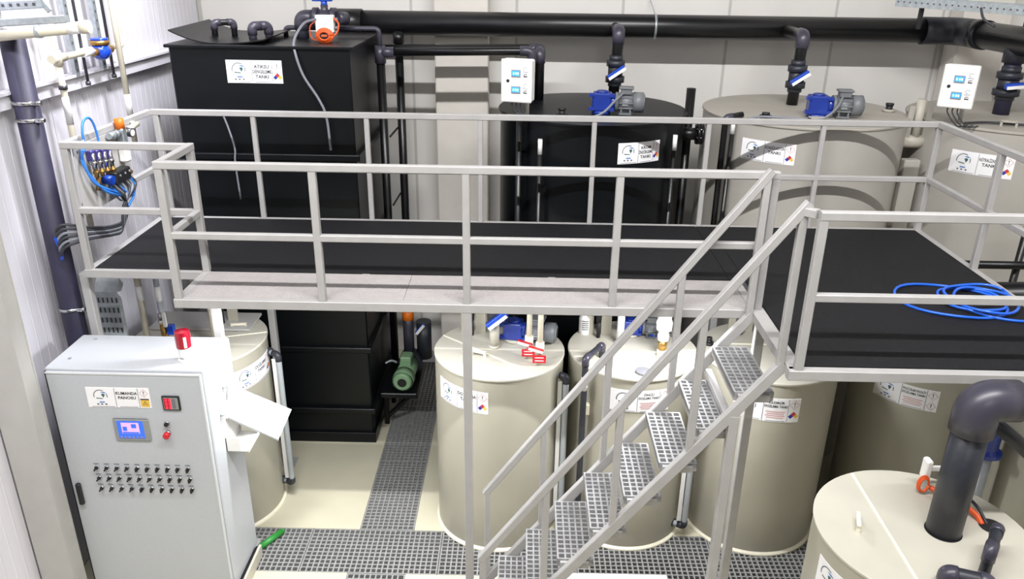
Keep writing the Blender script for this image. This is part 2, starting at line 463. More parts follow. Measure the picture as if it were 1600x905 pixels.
floor_grate(GX0, GX1, -.9, GY0, 'grey mesh floor grating at the bottom edge, nearest the camera')

# ================================================================== PLATFORM
pl = thing('steel_platform', 'light grey steel walkway platform on square columns over the tanks', 'platform', (2, .5, 0))
def beam(a, b, w_=.06, h_=.066): obj('beam', MB().bar(a, b, w_, h_), 'steel_paint', pl)
zb = H-.033
beam((-.03, 0, zb), (3.95, 0, zb)); beam((XL-.03, Y1, zb), (0-.03, Y1, zb)); beam((XL, Y1, zb-.0), (XL, D, zb)); beam((XL-.03, D, zb), (XR+.03, D, zb))
beam((XR, D, zb), (XR, YF, zb)); beam((3.95, YF, zb), (XR+.03, YF, zb)); beam((3.985, YF, zb), (3.985, .03, zb)); beam((0, 0, zb), (0, Y1, zb))
beam((1.2, .03, zb-.004), (1.2, D, zb-.004)); beam((2.6, .03, zb-.004), (2.6, D, zb-.004)); beam((3.985, .03, zb-.004), (3.985, D, zb-.004))
obj('deck_plate', MB().box((XL+.02, Y1+.01, H-.012), (3.95, D-.02, H-.006)).box((3.96, YF+.02, H-.012), (XR-.02, D-.02, H-.006)), 'dark_steel', pl)
# checker plates: a light strip in front of the rubber, raised tear pattern
def checker(x0, x1, y0, y1):
    m = MB().box((x0, y0, H-.008), (x1, y1, H-.002)); s = .034; k = 0
    y = y0+.02
    while y < y1-.02:
        x = x0+.02+(k % 2)*s/2
        while x < x1-.02:
            a = .0085 if k % 2 else -.0085
            m.add([(x-a-.003, y-.0085, H-.002), (x-a+.003, y-.0085, H-.002), (x+a+.003, y+.0085, H-.002), (x+a-.003, y+.0085, H-.002), (x, y, H+.0005)], [(0,1,4), (1,2,4), (2,3,4), (3,0,4)])
            x += s
        y += s*.6; k += 1
    obj('checker_plate', m, 'checker', pl, 'pale checker plate strip')
checker(.03, 1.55, .032, .508); checker(1.553, 3.945, .032, .508)
obj('edge_strip', MB().box((3.955, YF+.03, H-.006), (4.045, .02, H-.001)), 'steel_paint', pl)
for (x, y) in ((2, 0), (4.06, .06), (0, D), (2, D), (4.2, D), (5.28, D), (XR, YF+.05), (-.0, .575), (XL, D), (-.985, .60)):
    b = MB().bar((x, y, .012), (x, y, H-.066), .064, .064)
    o = obj('column', b, 'steel_paint', pl)
    obj('base_plate', MB().box((x-.08, y-.08, 0), (x+.08, y+.08, .012)), 'steel_paint', o)
ml = single('rubber_mat', MB().rbox((XL+.035, Y1+.002, H-.006), (3.93, D-.035, H+.004), .003), 'rubber', 'long black rubber mat on the walkway behind the checker plate', 'mat')
mr = single('rubber_mat', MB().rbox((4.05, YF+.035, H-.006), (XR-.035, D-.035, H+.004), .003), 'rubber', 'black rubber mat under the coiled blue hose', 'mat')
single('rubber_mat', MB().rbox((3.932, .53, H-.006), (4.048, D-.035, H+.004), .003), 'rubber', 'narrow black rubber strip joining the two larger mats', 'mat')

# railings
TW = .05
def rail_thing(label, loc): return thing('guard_rail', label, 'railing', loc, 'platform guard rails')
def rbar(nm, parent, a, b, w_=TW): obj(nm, MB().bar(a, b, w_, w_), 'steel_paint', parent)
g1 = rail_thing('white tubular guard rail along the front of the walkway, with the stepped left corner', (2, 0, H))
rbar('top_rail', g1, (-.025, 0, ZT), (4.02, 0, ZT)); rbar('mid_rail', g1, (.025, 0, ZM), (3.975, 0, ZM), .046)
for x in (0, 1, 2, 3): rbar('post', g1, (x, 0, H), (x, 0, ZT-.025))
rbar('post', g1, (4.0, 0, H), (4.0, 0, ZT-.025))
rbar('top_rail', g1, (0, .025, ZT), (0, Y1+.025, ZT)); rbar('mid_rail', g1, (0, .025, ZM), (0, Y1-.02, ZM), .046)
rbar('post', g1, (0, Y1, H), (0, Y1, ZT-.025))
rbar('top_rail', g1, (XL-.025, Y1, ZT), (-.025, Y1, ZT)); rbar('mid_rail', g1, (XL+.025, Y1, ZM), (-.025, Y1, ZM), .046)
rbar('post', g1, (XL, Y1, H), (XL, Y1, ZT-.025))
g2 = rail_thing('long back guard rail in front of the black and grey tall tanks', (2.5, D, H))
rbar('top_rail', g2, (-.86, D, ZT), (XR+.025, D, ZT)); rbar('mid_rail', g2, (-.81, D, ZM), (XR-.025, D, ZM), .046)
for k in range(-1, 7):
    x = .031+k*.9824 if k >= 0 else -.808
    rbar('post', g2, (x, D, H), (x, D, ZT-.025), .05 if k in (-1, 6) else .042)
rbar('top_rail', g2, (XL, Y1+.026, ZT), (XL+.03, D, ZT)); rbar('mid_rail', g2, (XL, Y1+.026, ZM), (XL+.03, D, ZM), .046)
g3 = rail_thing('right hand guard rail of the platform, beside the grey tank', (XR, .5, H))
rbar('top_rail', g3, (XR, D-.026, ZT), (XR, YF+.026, ZT)); rbar('mid_rail', g3, (XR, D-.026, ZM), (XR, YF+.026, ZM), .046)
for y in (.86, -.05): rbar('post', g3, (XR, y, H), (XR, y, ZT-.025))
g4 = rail_thing('front right guard rail above the coiled blue hose and the dark elbow pipe', (5, YF, H))
rbar('top_rail', g4, (3.985, YF, ZT), (XR+.025, YF, ZT)); rbar('mid_rail', g4, (4.03, YF, ZM), (XR-.025, YF, ZM), .046)
rbar('post', g4, (4.008, YF, H), (4.008, YF, ZT-.025)); rbar('post', g4, (XR, YF, H), (XR, YF, ZT-.025))

# ================================================================== STAIRS
st = thing('steel_stair', 'light grey steel stair with grating treads going down left from the platform', 'stairs', (2.9, -.41, 0))
SB, SF = -.06, -.775
def sz(x): return 2.60+(x-3.93)*1.305
for y in (SB, SF):
    o = obj('stringer', MB().bar((3.955, y, sz(3.955)), (3.93-2.58/1.305, y, .02), .05, .07), 'steel_paint', st)
    top = (3.915, y, ZT-.012); bot = (2.15, y, 1.13)
    def hz_(x): return top[2]+(x-top[0])*(top[2]-bot[2])/(top[0]-bot[0])
    obj('handrail', MB().bar((3.955, y, hz_(3.955)), (2.13, y, hz_(2.13)), .05, .05), 'steel_paint', st)
    for x in (3.93, 3.45, 3.0, 2.56, 2.145):
        obj('post', MB().bar((x, y, sz(x)), (x, y, hz_(x)), .046, .046), 'steel_paint', st)
    if y == SF:
        obj('handrail_end', MB().bar((3.935, y, ZT-.005), (3.985, YF+.03, ZT-.002), .05, .05), 'steel_paint', st)
obj('support_column', MB().bar((3.70, SF-.0, 0), (3.70, SF, sz(3.7)-.03), .06, .06), 'steel_paint', st)
obj('cross_tie', MB().bar((3.70, SF+.02, 2.18), (3.70, SB, 2.18), .05, .05), 'steel_paint', st)
tl, tw_ = .625, .245
tm = grate_mesh(tw_, tl, .038, .013, .0465, .012).mesh('tread', 'tread_grating')
lip = MB().box((0, 0, -.06), (.006, tl, -.002)).box((tw_-.006, 0, -.06), (tw_, tl, -.002)).box((.006, 0, -.06), (tw_-.006, .006, -.038)).box((.006, tl-.006, -.06), (tw_-.006, tl, -.038)).mesh('tread_frame', 'steel_paint')
for k in range(9):
    x = 3.70-.2095*k; z = 2.40-.2665*k
    t_ = inst('tread', tm, (x, -.72, z), st)
    fr_ = inst('tread_frame', lip, (x, -.72, z), t_); fr_.location = (0, 0, 0)
    for yy in (-.735, -.092):
        o = obj('bracket', MB().box((x+.02, yy-.012, z-.055), (x+tw_-.03, yy+.012, z-.01)), 'steel_paint', st)

# ================================================================== TANKS
def tank_base(name, label, c, r, h, body='beige_tank', lid='beige_lid', cat='tank', seam=None, handle=None, weld=True, group=None, lipr=.008):
    cx, cy = c
    t = thing(name, label, cat, (cx, cy, 0), group)
    b = MB().lathe((cx, cy, 0), [(0, .001), (r, .001), (r, h)], 64)
    obj('body', b, body, t)
    l = MB().lathe((cx, cy, 0), [(r-.01, h-.012), (r+lipr, h-.010), (r+lipr, h+.004), (r+lipr-.006, h+.010)], 64); l.disc((cx, cy), r+lipr-.006, h+.010, 64)
    lo = obj('lid', l, lid, t)
    if weld: obj('base_weld', MB().lathe((cx, cy, 0), [(r+.022, 0.001), (r+.02, .014), (r, .03)], 64), 'beige_weld', t)
    if seam:
        (ax, ay), (bx, by) = seam
        obj('lid_seam', MB().bar((ax, ay, h+.012), (bx, by, h+.012), .016, .008, ch=.002), 'beige_weld', lo)
    if handle:
        hx, hy, ang = handle
        Mx = Matrix.Translation((hx, hy, h+.01)) @ Matrix.Rotation(ang, 4, 'Z')
        m = MB(Mx).box((-.07, -.011, 0), (-.05, .011, .045)).box((.05, -.011, 0), (.07, .011, .045)).box((-.07, -.011, .035), (.07, .011, .055))
        obj('lid_handle', m, 'beige_weld' if 'beige' in lid else lid, lo)
    return t
HS = 1.72
t0 = tank_base('dosing_tank', 'cream dosing tank behind the control cabinet', (-.455, 1.22), .57, HS, seam=((-.98, 1.0), (.1, 1.36)), handle=(-.17, 1.42, .15), group='cream dosing tanks')
t1 = tank_base('dosing_tank', 'cream dosing tank with two red valve handles, behind the middle column', (2.195, 1.13), .557, HS, seam=((1.69, 1.36), (2.49, .68)), handle=(2.02, .97, -.4), group='cream dosing tanks')
t2 = tank_base('dosing_tank', 'cream dosing tank with a white float gauge, behind the stairs', (3.355, 1.18), .555, HS, seam=((2.84, 1.0), (3.9, 1.16)), group='cream dosing tanks')
t3 = tank_base('dosing_tank', 'cream dosing tank right of the stair support post', (4.545, 1.18), .585, HS, group='cream dosing tanks', seam=((3.98, 1.3), (5.1, 1.3)))
t4 = tank_base('dosing_tank', 'olive shaded cream dosing tank under the right part of the platform', (6.03, 1.38), .60, HS, group='cream dosing tanks')
t5 = tank_base('transfer_tank', 'cream tank with a thick dark riser pipe in the front right corner', (4.80, -1.17), .615, HS, seam=((4.59, -.60), (4.575, -1.73)), handle=(4.42, -1.13, 1.25))
tb = tank_base('reduction_tank', 'tall black round tank with a blue geared mixer', (3.04, 2.87), .90, 3.5, 'black_plastic', 'black_plastic', lipr=.02, weld=False)
tk = tank_base('coagulation_tank', 'tall grey round tank with two rail shadows across it', (5.12, 2.93), .955, 3.5, 'grey_tank', 'grey_lid', lipr=.012, weld=False, handle=(5.02, 2.26, 0))
tn = tank_base('neutralisation_tank', 'tall grey round tank at the far right beyond the rail', (7.06, 2.78), .90, 3.5, 'grey_tank', 'grey_lid', lipr=.012, weld=False, handle=(6.74, 2.22, -.4))
sign(t0, cyl_map(-.455, 1.22, .57, 1.25, 1.50), .5, .2, ['DOZLAMA', 'TANKI'], ('ex', 'nfpa'))
sign(t1, cyl_map(2.195, 1.13, .557, -.60, 1.50), .52, .2, ['DOZLAMA', 'TANKI'], ('ex', 'nfpa'))
sign(t2, cyl_map(3.355, 1.18, .555, .02, 1.52), .5, .2, ['ÖNCÜ', 'DOZLAMA TANKI'], ('ex', 'ex'), True)
sign(t3, cyl_map(4.545, 1.18, .585, -.26, 1.48), .54, .22, ['KLORÜR', 'DOZLAMA TANKI'], ('ex', 'nfpa'), True)
sign(t4, cyl_map(6.03, 1.38, .60, -.69, 1.47), .53, .2, ['POLİ ELEKTROLİT', 'DOZLAMA TANKI'], ('ex', 'ex'), True)
sign(t5, cyl_map(4.80, -1.17, .615, -1.1, 1.50), .46, .2, ['ÇÖKELTİM', 'TANKI'], ('ex', 'nfpa'))
sign(tb, cyl_map(3.04, 2.87, .90, .44, 3.255), .44, .19, ['KROM', 'İNDİRGEME', 'TANKI'], ('ex', 'nfpa'))
sign(tk, cyl_map(5.12, 2.93, .955, -.60, 3.26), .50, .19, ['KOAGÜLASYON', 'TANKI'], ('ex', 'nfpa'))
sign(tn, cyl_map(7.06, 2.78, .90, -.68, 3.19), .52, .2, ['NÖTRALİZASYON', 'TANKI'], ('ex', 'nfpa'))

# ---- black box tank
bt = thing('box_tank', 'large black rectangular balancing tank at the back left', 'tank', (0, 3.0, 0))
obj('body', MB().rbox((-.80, 2.25, .001), (.815, 3.70, 4.10), .012), 'black_plastic', bt)
for z in (.40, 1.12, 2.1, 3.12):
    obj('stiffener', MB().rbox((-.84, 2.20, z-.03), (.86, 3.74, z+.03), .008), 'black_plastic', bt)
obj('top_flange', MB().rbox((-.83, 2.22, 4.085), (.845, 3.73, 4.112), .006), 'black_plastic', bt)
obj('plinth', MB().rbox((-.82, 2.22, 0.001), (.84, 3.72, .12), .006), 'black_plastic', bt)
lm = MB()
nn = 12
for i in range(nn):
    x0 = -.80+.85*i/nn; x1 = -.80+.85*(i+1)/nn
    zz = lambda x: 4.12+.11*((x+.375)/.425)**2*(1.0 if x < -.375 else .35)
    lm.add([(x0, 2.30, zz(x0)), (x1, 2.30, zz(x1)), (x1, 3.3, zz(x1)+.02), (x0, 3.3, zz(x0)+.02), (x0, 2.30, zz(x0)-.01), (x1, 2.30, zz(x1)-.01), (x1, 3.3, zz(x1)+.01), (x0, 3.3, zz(x0)+.01)],
           [(0,1,2,3), (4,7,6,5), (0,4,5,1), (2,6,7,3), (1,5,6,2), (3,7,4,0)])
obj('loose_cover', lm, 'black_plastic', bt, 'warped black cover sheet')
sign(bt, flat_map((-.05, 2.248, 3.885), (1, 0, 0), (0, 0, 1)), .50, .2, ['ATIKSU', 'DENGELEME', 'TANKI'], ('ex', 'nfpa'))
for k, (xa, xb_, y, zt, r) in enumerate(((-.55, -.40, 2.75, 4.26, .028), (-.13, -.01, 2.55, 4.25, .036))):
    p_ = thing('vent_pipe', ['thin black arched vent pipe near the left end of the box tank', 'thick dark arched vent pipe in the middle of the box tank top'][k], 'pipe', (xa, y, 4.11))
    piping(p_, [(xa, y, 4.11), (xa, y, zt), (xb_, y+.1, zt), (xb_, y+.1, 4.11)], r, 'black_pipe' if k == 0 else 'pvc_grey', 'pvc_grey', rad=r*1.6)

# ================================================================== MAIN PIPEWORK
mp_ = thing('header_pipe', 'thick black header pipe running along the back wall', 'pipe', (3.5, 3.95, 4.06))
YP, ZP, RP = 3.92, 4.195, .125
obj('pipe', MB().cyl((.38, YP, ZP), (6.75, YP, ZP), RP, n=32), 'black_pipe', mp_)
obj('socket', MB().cyl((.36, YP, ZP), (.62, YP, ZP), RP+.014, n=32), 'black_pipe', mp_)
obj('bend', MB().tube(fillet([(6.6, YP, ZP), (7.0, YP, ZP), (7.02, 3.45, ZP)], .28, 8), RP+.016, 28), 'pvc_dark', mp_)
obj('pipe', MB().cyl((7.02, 3.62, ZP), (7.06, .5, ZP), RP+.005, n=32), 'black_pipe', mp_)
obj('socket', MB().cyl((7.02, 3.62, ZP), (7.02, 3.45, ZP), RP+.02, n=32), 'black_pipe', mp_)
def clamp(parent, x, y, z, r, axis):
    ax = Vector(axis); m = MB().cyl(Vector((x,y,z))-ax*.012, Vector((x,y,z))+ax*.012, r+.006, n=28)
    obj('pipe_clamp', m, 'galv', parent)
clamp(mp_, 3.75, YP, ZP, RP, (1, 0, 0))
obj('hanger_rod', MB().bar((3.75, YP, ZP+.12), (3.75, 4.36, ZP+.25), .012, .012), 'galv', mp_)
for x in (1.6, 5.6): obj('wall_bracket', MB().bar((x, YP+.12, ZP), (x, 4.37, ZP), .04, .04), 'galv', mp_)

def valve(parent, c, r, hmat='blue_handle', ang=.6):
    # union ball valve on a vertical pipe with lever in front
    x, y, z = c
    m = MB()
    m.cyl((x,y,z-.15), (x,y,z-.10), r*1.25, n=20).cyl((x,y,z+.10), (x,y,z+.16), r*1.25, n=20)
    m.cyl((x,y,z-.11), (x,y,z-.05), r*1.75, n=12).cyl((x,y,z+.05), (x,y,z+.11), r*1.7, n=12).cyl((x,y,z-.06), (x,y,z+.06), r*1.35, n=20)
    m.cyl((x,y,z), (x,y-r*1.9,z), r*.6, n=14)
    v = obj('ball_valve', m, 'pvc_dark', parent)
    Mx = Matrix.Translation((x, y-r*2.0, z)) @ Matrix.Rotation(-ang, 4, 'Y')
    obj('valve_lever', MB(Mx).rbox((-.10, -.03, -.026), (.10, .02, .026), .006), hmat, v)
    obj('lever_strip', MB(Mx).box((-.098, -.034, -.026), (.10, -.0302, .004)), 'white_plastic', v)
def feed(label, x, ybase, zb_, r=.056):
    p = thing('feed_pipe', label, 'pipe', (x, ybase, zb_), 'valved feed pipes from the header')
    piping(p, [(x+.02, YP-.10, ZP-.01), (x+.02, ybase, ZP-.01), (x, ybase, zb_)], r, 'black_pipe', 'pvc_grey', rad=.09)
    valve(p, (x+.006, ybase, 3.79), r)
    return p
feed('dark valved feed pipe entering the black round tank behind its mixer', 3.30, 3.42, 3.51)
feed('dark valved feed pipe entering the grey tank left of its blue mixer', 5.10, 3.22, 3.51)
p = thing('feed_pipe', 'dark valved feed pipe at the far right beside the small control box', 'pipe', (7.02, 2.86, 3.51), 'valved feed pipes from the header')
piping(p, [(7.02, 2.86, ZP-.1), (7.02, 2.86, 3.51)], .075, 'violet_pipe', 'pvc_grey', elbows=False); valve(p, (7.02, 2.86, 3.80), .068, ang=.1)
obj('pipe_tee', MB().cyl((7.02, 2.86, ZP-.2), (7.02, 2.86, ZP-.02), .10, n=24), 'pvc_dark', p)

sp = thing('branch_pipe', 'black branch pipe from the box tank to the black round tank', 'pipe', (1.5, 3.2, 3.9))
piping(sp, [(.92, 3.2, 3.97), (2.44, 3.2, 4.0), (2.44, 3.2, 3.51)], .042, 'black_pipe', 'pvc_grey', rad=.09)
obj('tee', MB().cyl((.92, 3.2, 3.86), (.92, 3.2, 4.03), .055, n=18).cyl((.92, 3.2, 3.965), (1.06, 3.2, 3.968), .053, n=18), 'pvc_grey', sp)
obj('pipe', MB().cyl((.92, 3.2, 3.9), (.92, 3.2, .05), .043), 'black_pipe', sp)
obj('pipe', MB().tube(fillet([(.92, 3.2, 4.0), (.92, 3.2, 4.19), (-.01, 3.2, 4.19), (-.01, 3.2, 4.11)], .05), .024), 'pvc_grey', sp)
sp2 = thing('branch_pipe', 'second black pipe just behind the branch pipe, from the box tank side', 'pipe', (1.5, 3.62, 3.9))
piping(sp2, [(.80, 3.6, 3.95), (2.52, 3.6, 3.98), (2.52, 3.3, 3.98), (2.52, 3.3, 3.51)], .05, 'black_pipe', 'pvc_grey', rad=.08)
dr = thing('down_pipe', 'black vertical drop pipe left of the cream pillar', 'pipe', (1.02, 3.78, 0))
obj('pipe', MB().cyl((1.02, 3.78, .02), (1.02, 3.78, 4.12), .045), 'black_pipe', dr)
obj('socket', MB().cyl((1.02, 3.78, 4.0), (1.02, 3.78, 4.11), .058), 'black_pipe', dr)
for z in (2.35, 3.1): obj('pipe_clip', MB().bar((.965, 3.3, z), (.975, 3.77, z), .02, .02), 'black_matte', dr)

# inlet on the box tank with valve, actuator box and orange solenoid
ip = thing('inlet_pipe', 'dark elbow inlet pipe with a blue handled valve on top of the box tank', 'pipe', (.27, 3.0, 4.11))
piping(ip, [(.21, 3.0, 4.11), (.21, 3.0, 4.30), (.40, 3.0, 4.30)], .062, 'pvc_grey', 'pvc_grey', rad=.1)
obj('ball_valve', MB().cyl((.33, 3.0, 4.30), (.38, 3.0, 4.30), .095, n=20).cyl((.38, 3.0, 4.30), (.50, 3.0, 4.30), .078, n=20).cyl((.50, 3.0, 4.30), (.55, 3.0, 4.30), .095, n=20).cyl((.44, 3.0, 4.30), (.44, 3.0, 4.42), .035), 'pvc_grey', ip)
obj('valve_handle', MB().rbox((.33, 2.965, 4.45), (.52, 3.035, 4.485), .008).cyl((.44, 3.0, 4.40), (.44, 3.0, 4.46), .03), 'blue_handle', ip)
obj('union', MB().cyl((.55, 3.0, 4.3), (.62, 3.1, 4.29), .06), 'pvc_grey', ip)
ab = thing('junction_box', 'white square junction box with orange cables above the box tank', 'electrical box', (.5, 2.72, 4.11))
obj('box', MB().rbox((.42, 2.68, 4.19), (.59, 2.76, 4.345), .008), 'white_plastic', ab)
obj('lid_line', MB().box((.425, 2.676, 4.196), (.585, 2.681, 4.34)), 'white_label', ab)
obj('bracket', MB().box((.45, 2.70, 4.11), (.55, 2.73, 4.2)), 'black_matte', ab)
obj('cable', MB().tube(curve([(.42, 2.70, 4.29), (.37, 2.68, 4.24), (.38, 2.68, 4.14), (.47, 2.66, 4.12)]), .006, 8), 'orange_cable', ab)
obj('cable', MB().tube(curve([(.59, 2.70, 4.32), (.64, 2.67, 4.27), (.62, 2.66, 4.19), (.56, 2.62, 4.15)]), .008, 8), 'orange_cable', ab)
obj('gland', MB().cyl((.59, 2.71, 4.30), (.625, 2.71, 4.31), .016).cyl((.59, 2.71, 4.23), (.63, 2.71, 4.235), .016), 'grey_cable', ab)
cb = thing('cable_coil', 'coil of orange cable on the edge of the box tank', 'cable', (.53, 2.58, 4.11))
for k in range(5):
    pts = [(.53+.075*math.cos(a)*(1-.09*k), 2.56-.006*k, 4.175+.062*math.sin(a)*(1-.1*k)) for a in [2*PI*i/20 for i in range(21)]]
    obj('cable_turn', MB().tube(pts, .0085, 8), 'orange_cable', cb)
obj('tie', MB().cbox((.53, 2.555, 4.175), (.05, .05, .014)), 'orange_cable', cb)
gc = single('hanging_cable', MB().tube(curve([(.43, 2.66, 4.31), (.36, 2.5, 4.28), (.32, 2.3, 4.16), (.34, 2.222, 4.05), (.40, 2.205, 3.86), (.52, 2.20, 3.66), (.58, 2.19, 3.5), (.60, 2.18, 3.2)]), .012, 10), 'grey_cable', 'grey cable hanging down the front of the box tank', 'cable')
single('hanging_cable', MB().tube(curve([(-.37, 2.20, 3.52), (-.33, 2.20, 3.38), (-.29, 2.185, 3.2), (-.30, 2.18, 3.06), (-.29, 2.18, 2.72)]), .009, 8), 'grey_cable', 'thin pale cable on the lower left front of the box tank', 'cable')

# ================================================================== MIXERS
def mixer(label, x, y, z, ang=0, s=1., gcol='blue_gear', mcol='motor_grey'):
    t = thing('geared_mixer', label, 'motor', (x, y, z), 'geared mixers on the tanks')
    Mx = Matrix.Translation((x, y, z)) @ Matrix.Rotation(ang, 4, 'Z') @ Matrix.Scale(s, 4)
    m = MB(Mx).rbox((-.085, -.075, .03), (.085, .075, .19), .012).cyl((0,0,.185), (0,0,.205), .05).cyl((.08,0,.11), (.12,0,.11), .07, n=20)
    for a in (-.075, .075):
        for b in (.05, .17):
            m.cbox((a*1.25, -.05, b), (.04, .05, .03)); m.cyl((a*1.0, -.072, b), (a*1.0, -.085, b), .014, n=8)
    obj('gearbox', m, gcol, t)
    obj('base_flange', MB(Mx).cyl((0,0,0), (0,0,.032), .085, n=24), 'beige_lid' if z < 2.5 else gcol, t)
    b = MB(Mx).cyl((.12,0,.11), (.15,0,.11), .085, n=24).cyl((.15,0,.11), (.285,0,.11), .072, n=24)
    for i in range(10):
        a = 2*PI*i/10; b.bar((.155, .078*math.cos(a), .11+.078*math.sin(a)), (.28, .078*math.cos(a), .11+.078*math.sin(a)), .006, .014, ch=.001)
    b.box((.16, -.07, .005), (.27, .07, .02)).box((.17, -.06, .02), (.185, .06, .06)).box((.25, -.06, .02), (.265, .06, .06))
    mo = obj('motor_body', b, mcol, t)
    obj('fan_cover', MB(Mx).cyl((.28,0,.11), (.37,0,.11), .09, n=26).cyl((.37,0,.11), (.385,0,.11), .088, .06, n=26), mcol, t)
    obj('fan_grille', MB(Mx).cyl((.384,0,.11), (.388,0,.11), .042, n=20), 'black_matte', t)
    obj('terminal_box', MB(Mx).rbox((.165, -.055, .18), (.265, .045, .235), .008).rbox((.15, -.065, .228), (.28, .055, .246), .006), mcol, t)
    obj('name_plate', MB(Mx).box((.185, -.0765, .085), (.235, -.0735, .125)), 'galv', t)
    return t
mixer('blue and grey geared mixer on the black round tank', 3.10, 2.55, 3.51, -.12, 1.04)
mixer('blue and grey geared mixer on the tall grey tank', 5.12, 2.55, 3.51, -.12, 1.06)
mixer('blue and grey geared mixer beside the red valve handles', 2.315, 1.29, HS+.01, -.18, 1.0)
mixer('blue geared mixer on the tank behind the white float gauge', 3.37, 1.44, HS+.01, -.1, .8)
single('mixer_cable', MB().tube(curve([(3.30, 2.50, 3.72), (3.2, 2.35, 3.66), (3.05, 2.2, 3.56), (2.8, 2.15, 3.525), (2.5, 2.2, 3.525), (2.3, 2.4, 3.525)]), .011, 8), 'grey_cable', 'grey cable curving from the mixer across the black tank lid', 'cable')
single('mixer_cable', MB().tube(curve([(5.33, 2.50, 3.72), (5.22, 2.35, 3.62), (5.05, 2.25, 3.54), (4.8, 2.3, 3.54), (4.55, 2.35, 3.54), (4.42, 2.32, 3.525)]), .011, 8), 'grey_cable', 'grey cable curving from the mixer across the grey tank lid', 'cable')

# lid fittings
def plug(label, x, y, z, r, h, m='black_matte', collar=None):
    t = thing('lid_plug', label, 'fitting', (x, y, z))
    obj('cap', MB().cyl((x,y,z), (x,y,z+h), r, n=14).cyl((x,y,z+h), (x,y,z+h+.02), r*1.25, n=8), m, t)
    obj('collar', MB().cyl((x,y,z), (x,y,z+.025), r*1.9, n=18), collar or m, t)
plug('small black plug on the black tank lid', 2.72, 2.35, 3.511, .03, .06)
plug('small black plug on the grey tank lid right of the mixer', 5.95, 2.9, 3.511, .032, .06, 'black_matte', 'grey_lid')
plug('small black knob on the grey tank lid by the cable', 4.62, 2.45, 3.511, .03, .03)
single('stand_pipe', MB().cyl((4.02, 3.0, .02), (4.02, 3.0, 3.69), .045), 'black_pipe', 'black open stand pipe between the black and grey tall tanks', 'pipe')
fl = thing('flanged_outlet', 'black flanged outlet on the right side of the black round tank', 'pipe fitting', (4.0, 2.75, 3.3))
obj('neck', MB().cyl((3.9, 2.75, 3.29), (4.08, 2.75, 3.29), .06), 'black_pipe', fl)
obj('flange', MB().cyl((4.06, 2.75, 3.29), (4.085, 2.75, 3.29), .10, n=24), 'black_pipe', fl); obj('flange', MB().cyl((4.095, 2.75, 3.29), (4.12, 2.75, 3.29), .10, n=24), 'black_pipe', fl)
for i in range(6):
    a = i*PI/3+.3; obj('bolt', MB().cyl((4.045, 2.75+.08*math.cos(a), 3.29+.08*math.sin(a)), (4.135, 2.75+.08*math.cos(a), 3.29+.08*math.sin(a)), .011, n=8), 'chrome', fl)
# level gauges on the tall tanks
def gauge(label, x, y, z0, z1, r=.022, m='black_pipe', strip=True):
    t = thing('level_pipe', label, 'pipe', (x, y, z0), 'level pipes on the tall tanks')
    obj('pipe', MB().cyl((x,y,z0), (x,y,z1), r, n=12), m, t)
    if strip: obj('white_tip', MB().cyl((x,y,z1), (x,y,z1+.14), r*.95, n=12), 'white_plastic', t)
    for z in (z1-.3, z1-1.2): obj('clip', MB().bar((x, y, z), (x+.05, y+.12, z), .03, .03), m, t)
gauge('thin black level pipe with white tip at the left of the black round tank', 2.52, 2.03, .05, 3.23)
gauge('thin black level pipe with white tip at the right of the black round tank', 3.76, 2.24, .05, 3.24)
gauge('thin black level pipe with white tip at the left of the tall grey tank', 4.30, 2.34, .05, 3.38)
gauge('dark overflow pipe rising at the left of the black round tank', 2.33, 2.2, .05, 3.5, .028, 'black_pipe', False)
t_ = thing('overflow_pipe', 'dark hooked overflow pipe at the left of the tall grey tank', 'pipe', (4.22, 2.4, 0))
piping(t_, [(4.235, 2.38, .05), (4.235, 2.38, 3.52), (4.40, 2.44, 3.54)], .028, 'black_pipe', 'pvc_grey', rad=.05)
# beige tee vent and duct right of grey tank
t_ = thing('vent_tee', 'ivory tee shaped vent pipe between the two tall grey tanks', 'pipe', (6.13, 2.6, 3.2))
obj('riser', MB().cyl((6.12, 2.62, 3.3), (6.12, 2.62, 3.68), .042), 'ivory_pipe', t_)
obj('cross_pipe', MB().cyl((5.98, 2.62, 3.28), (6.22, 2.62, 3.28), .062), 'ivory_pipe', t_)
for x in (6.03, 6.2): obj('side_plate', MB().box((x-.03, 2.58, 3.30), (x+.022, 2.60, 3.62)), 'grey_tank', t_)
single('cable_trunking', MB().rbox((5.98, 2.42, 0.01), (6.13, 2.52, 3.14), .008), 'grey_tank', 'tall grey trunking standing between the two tall grey tanks', 'trunking')

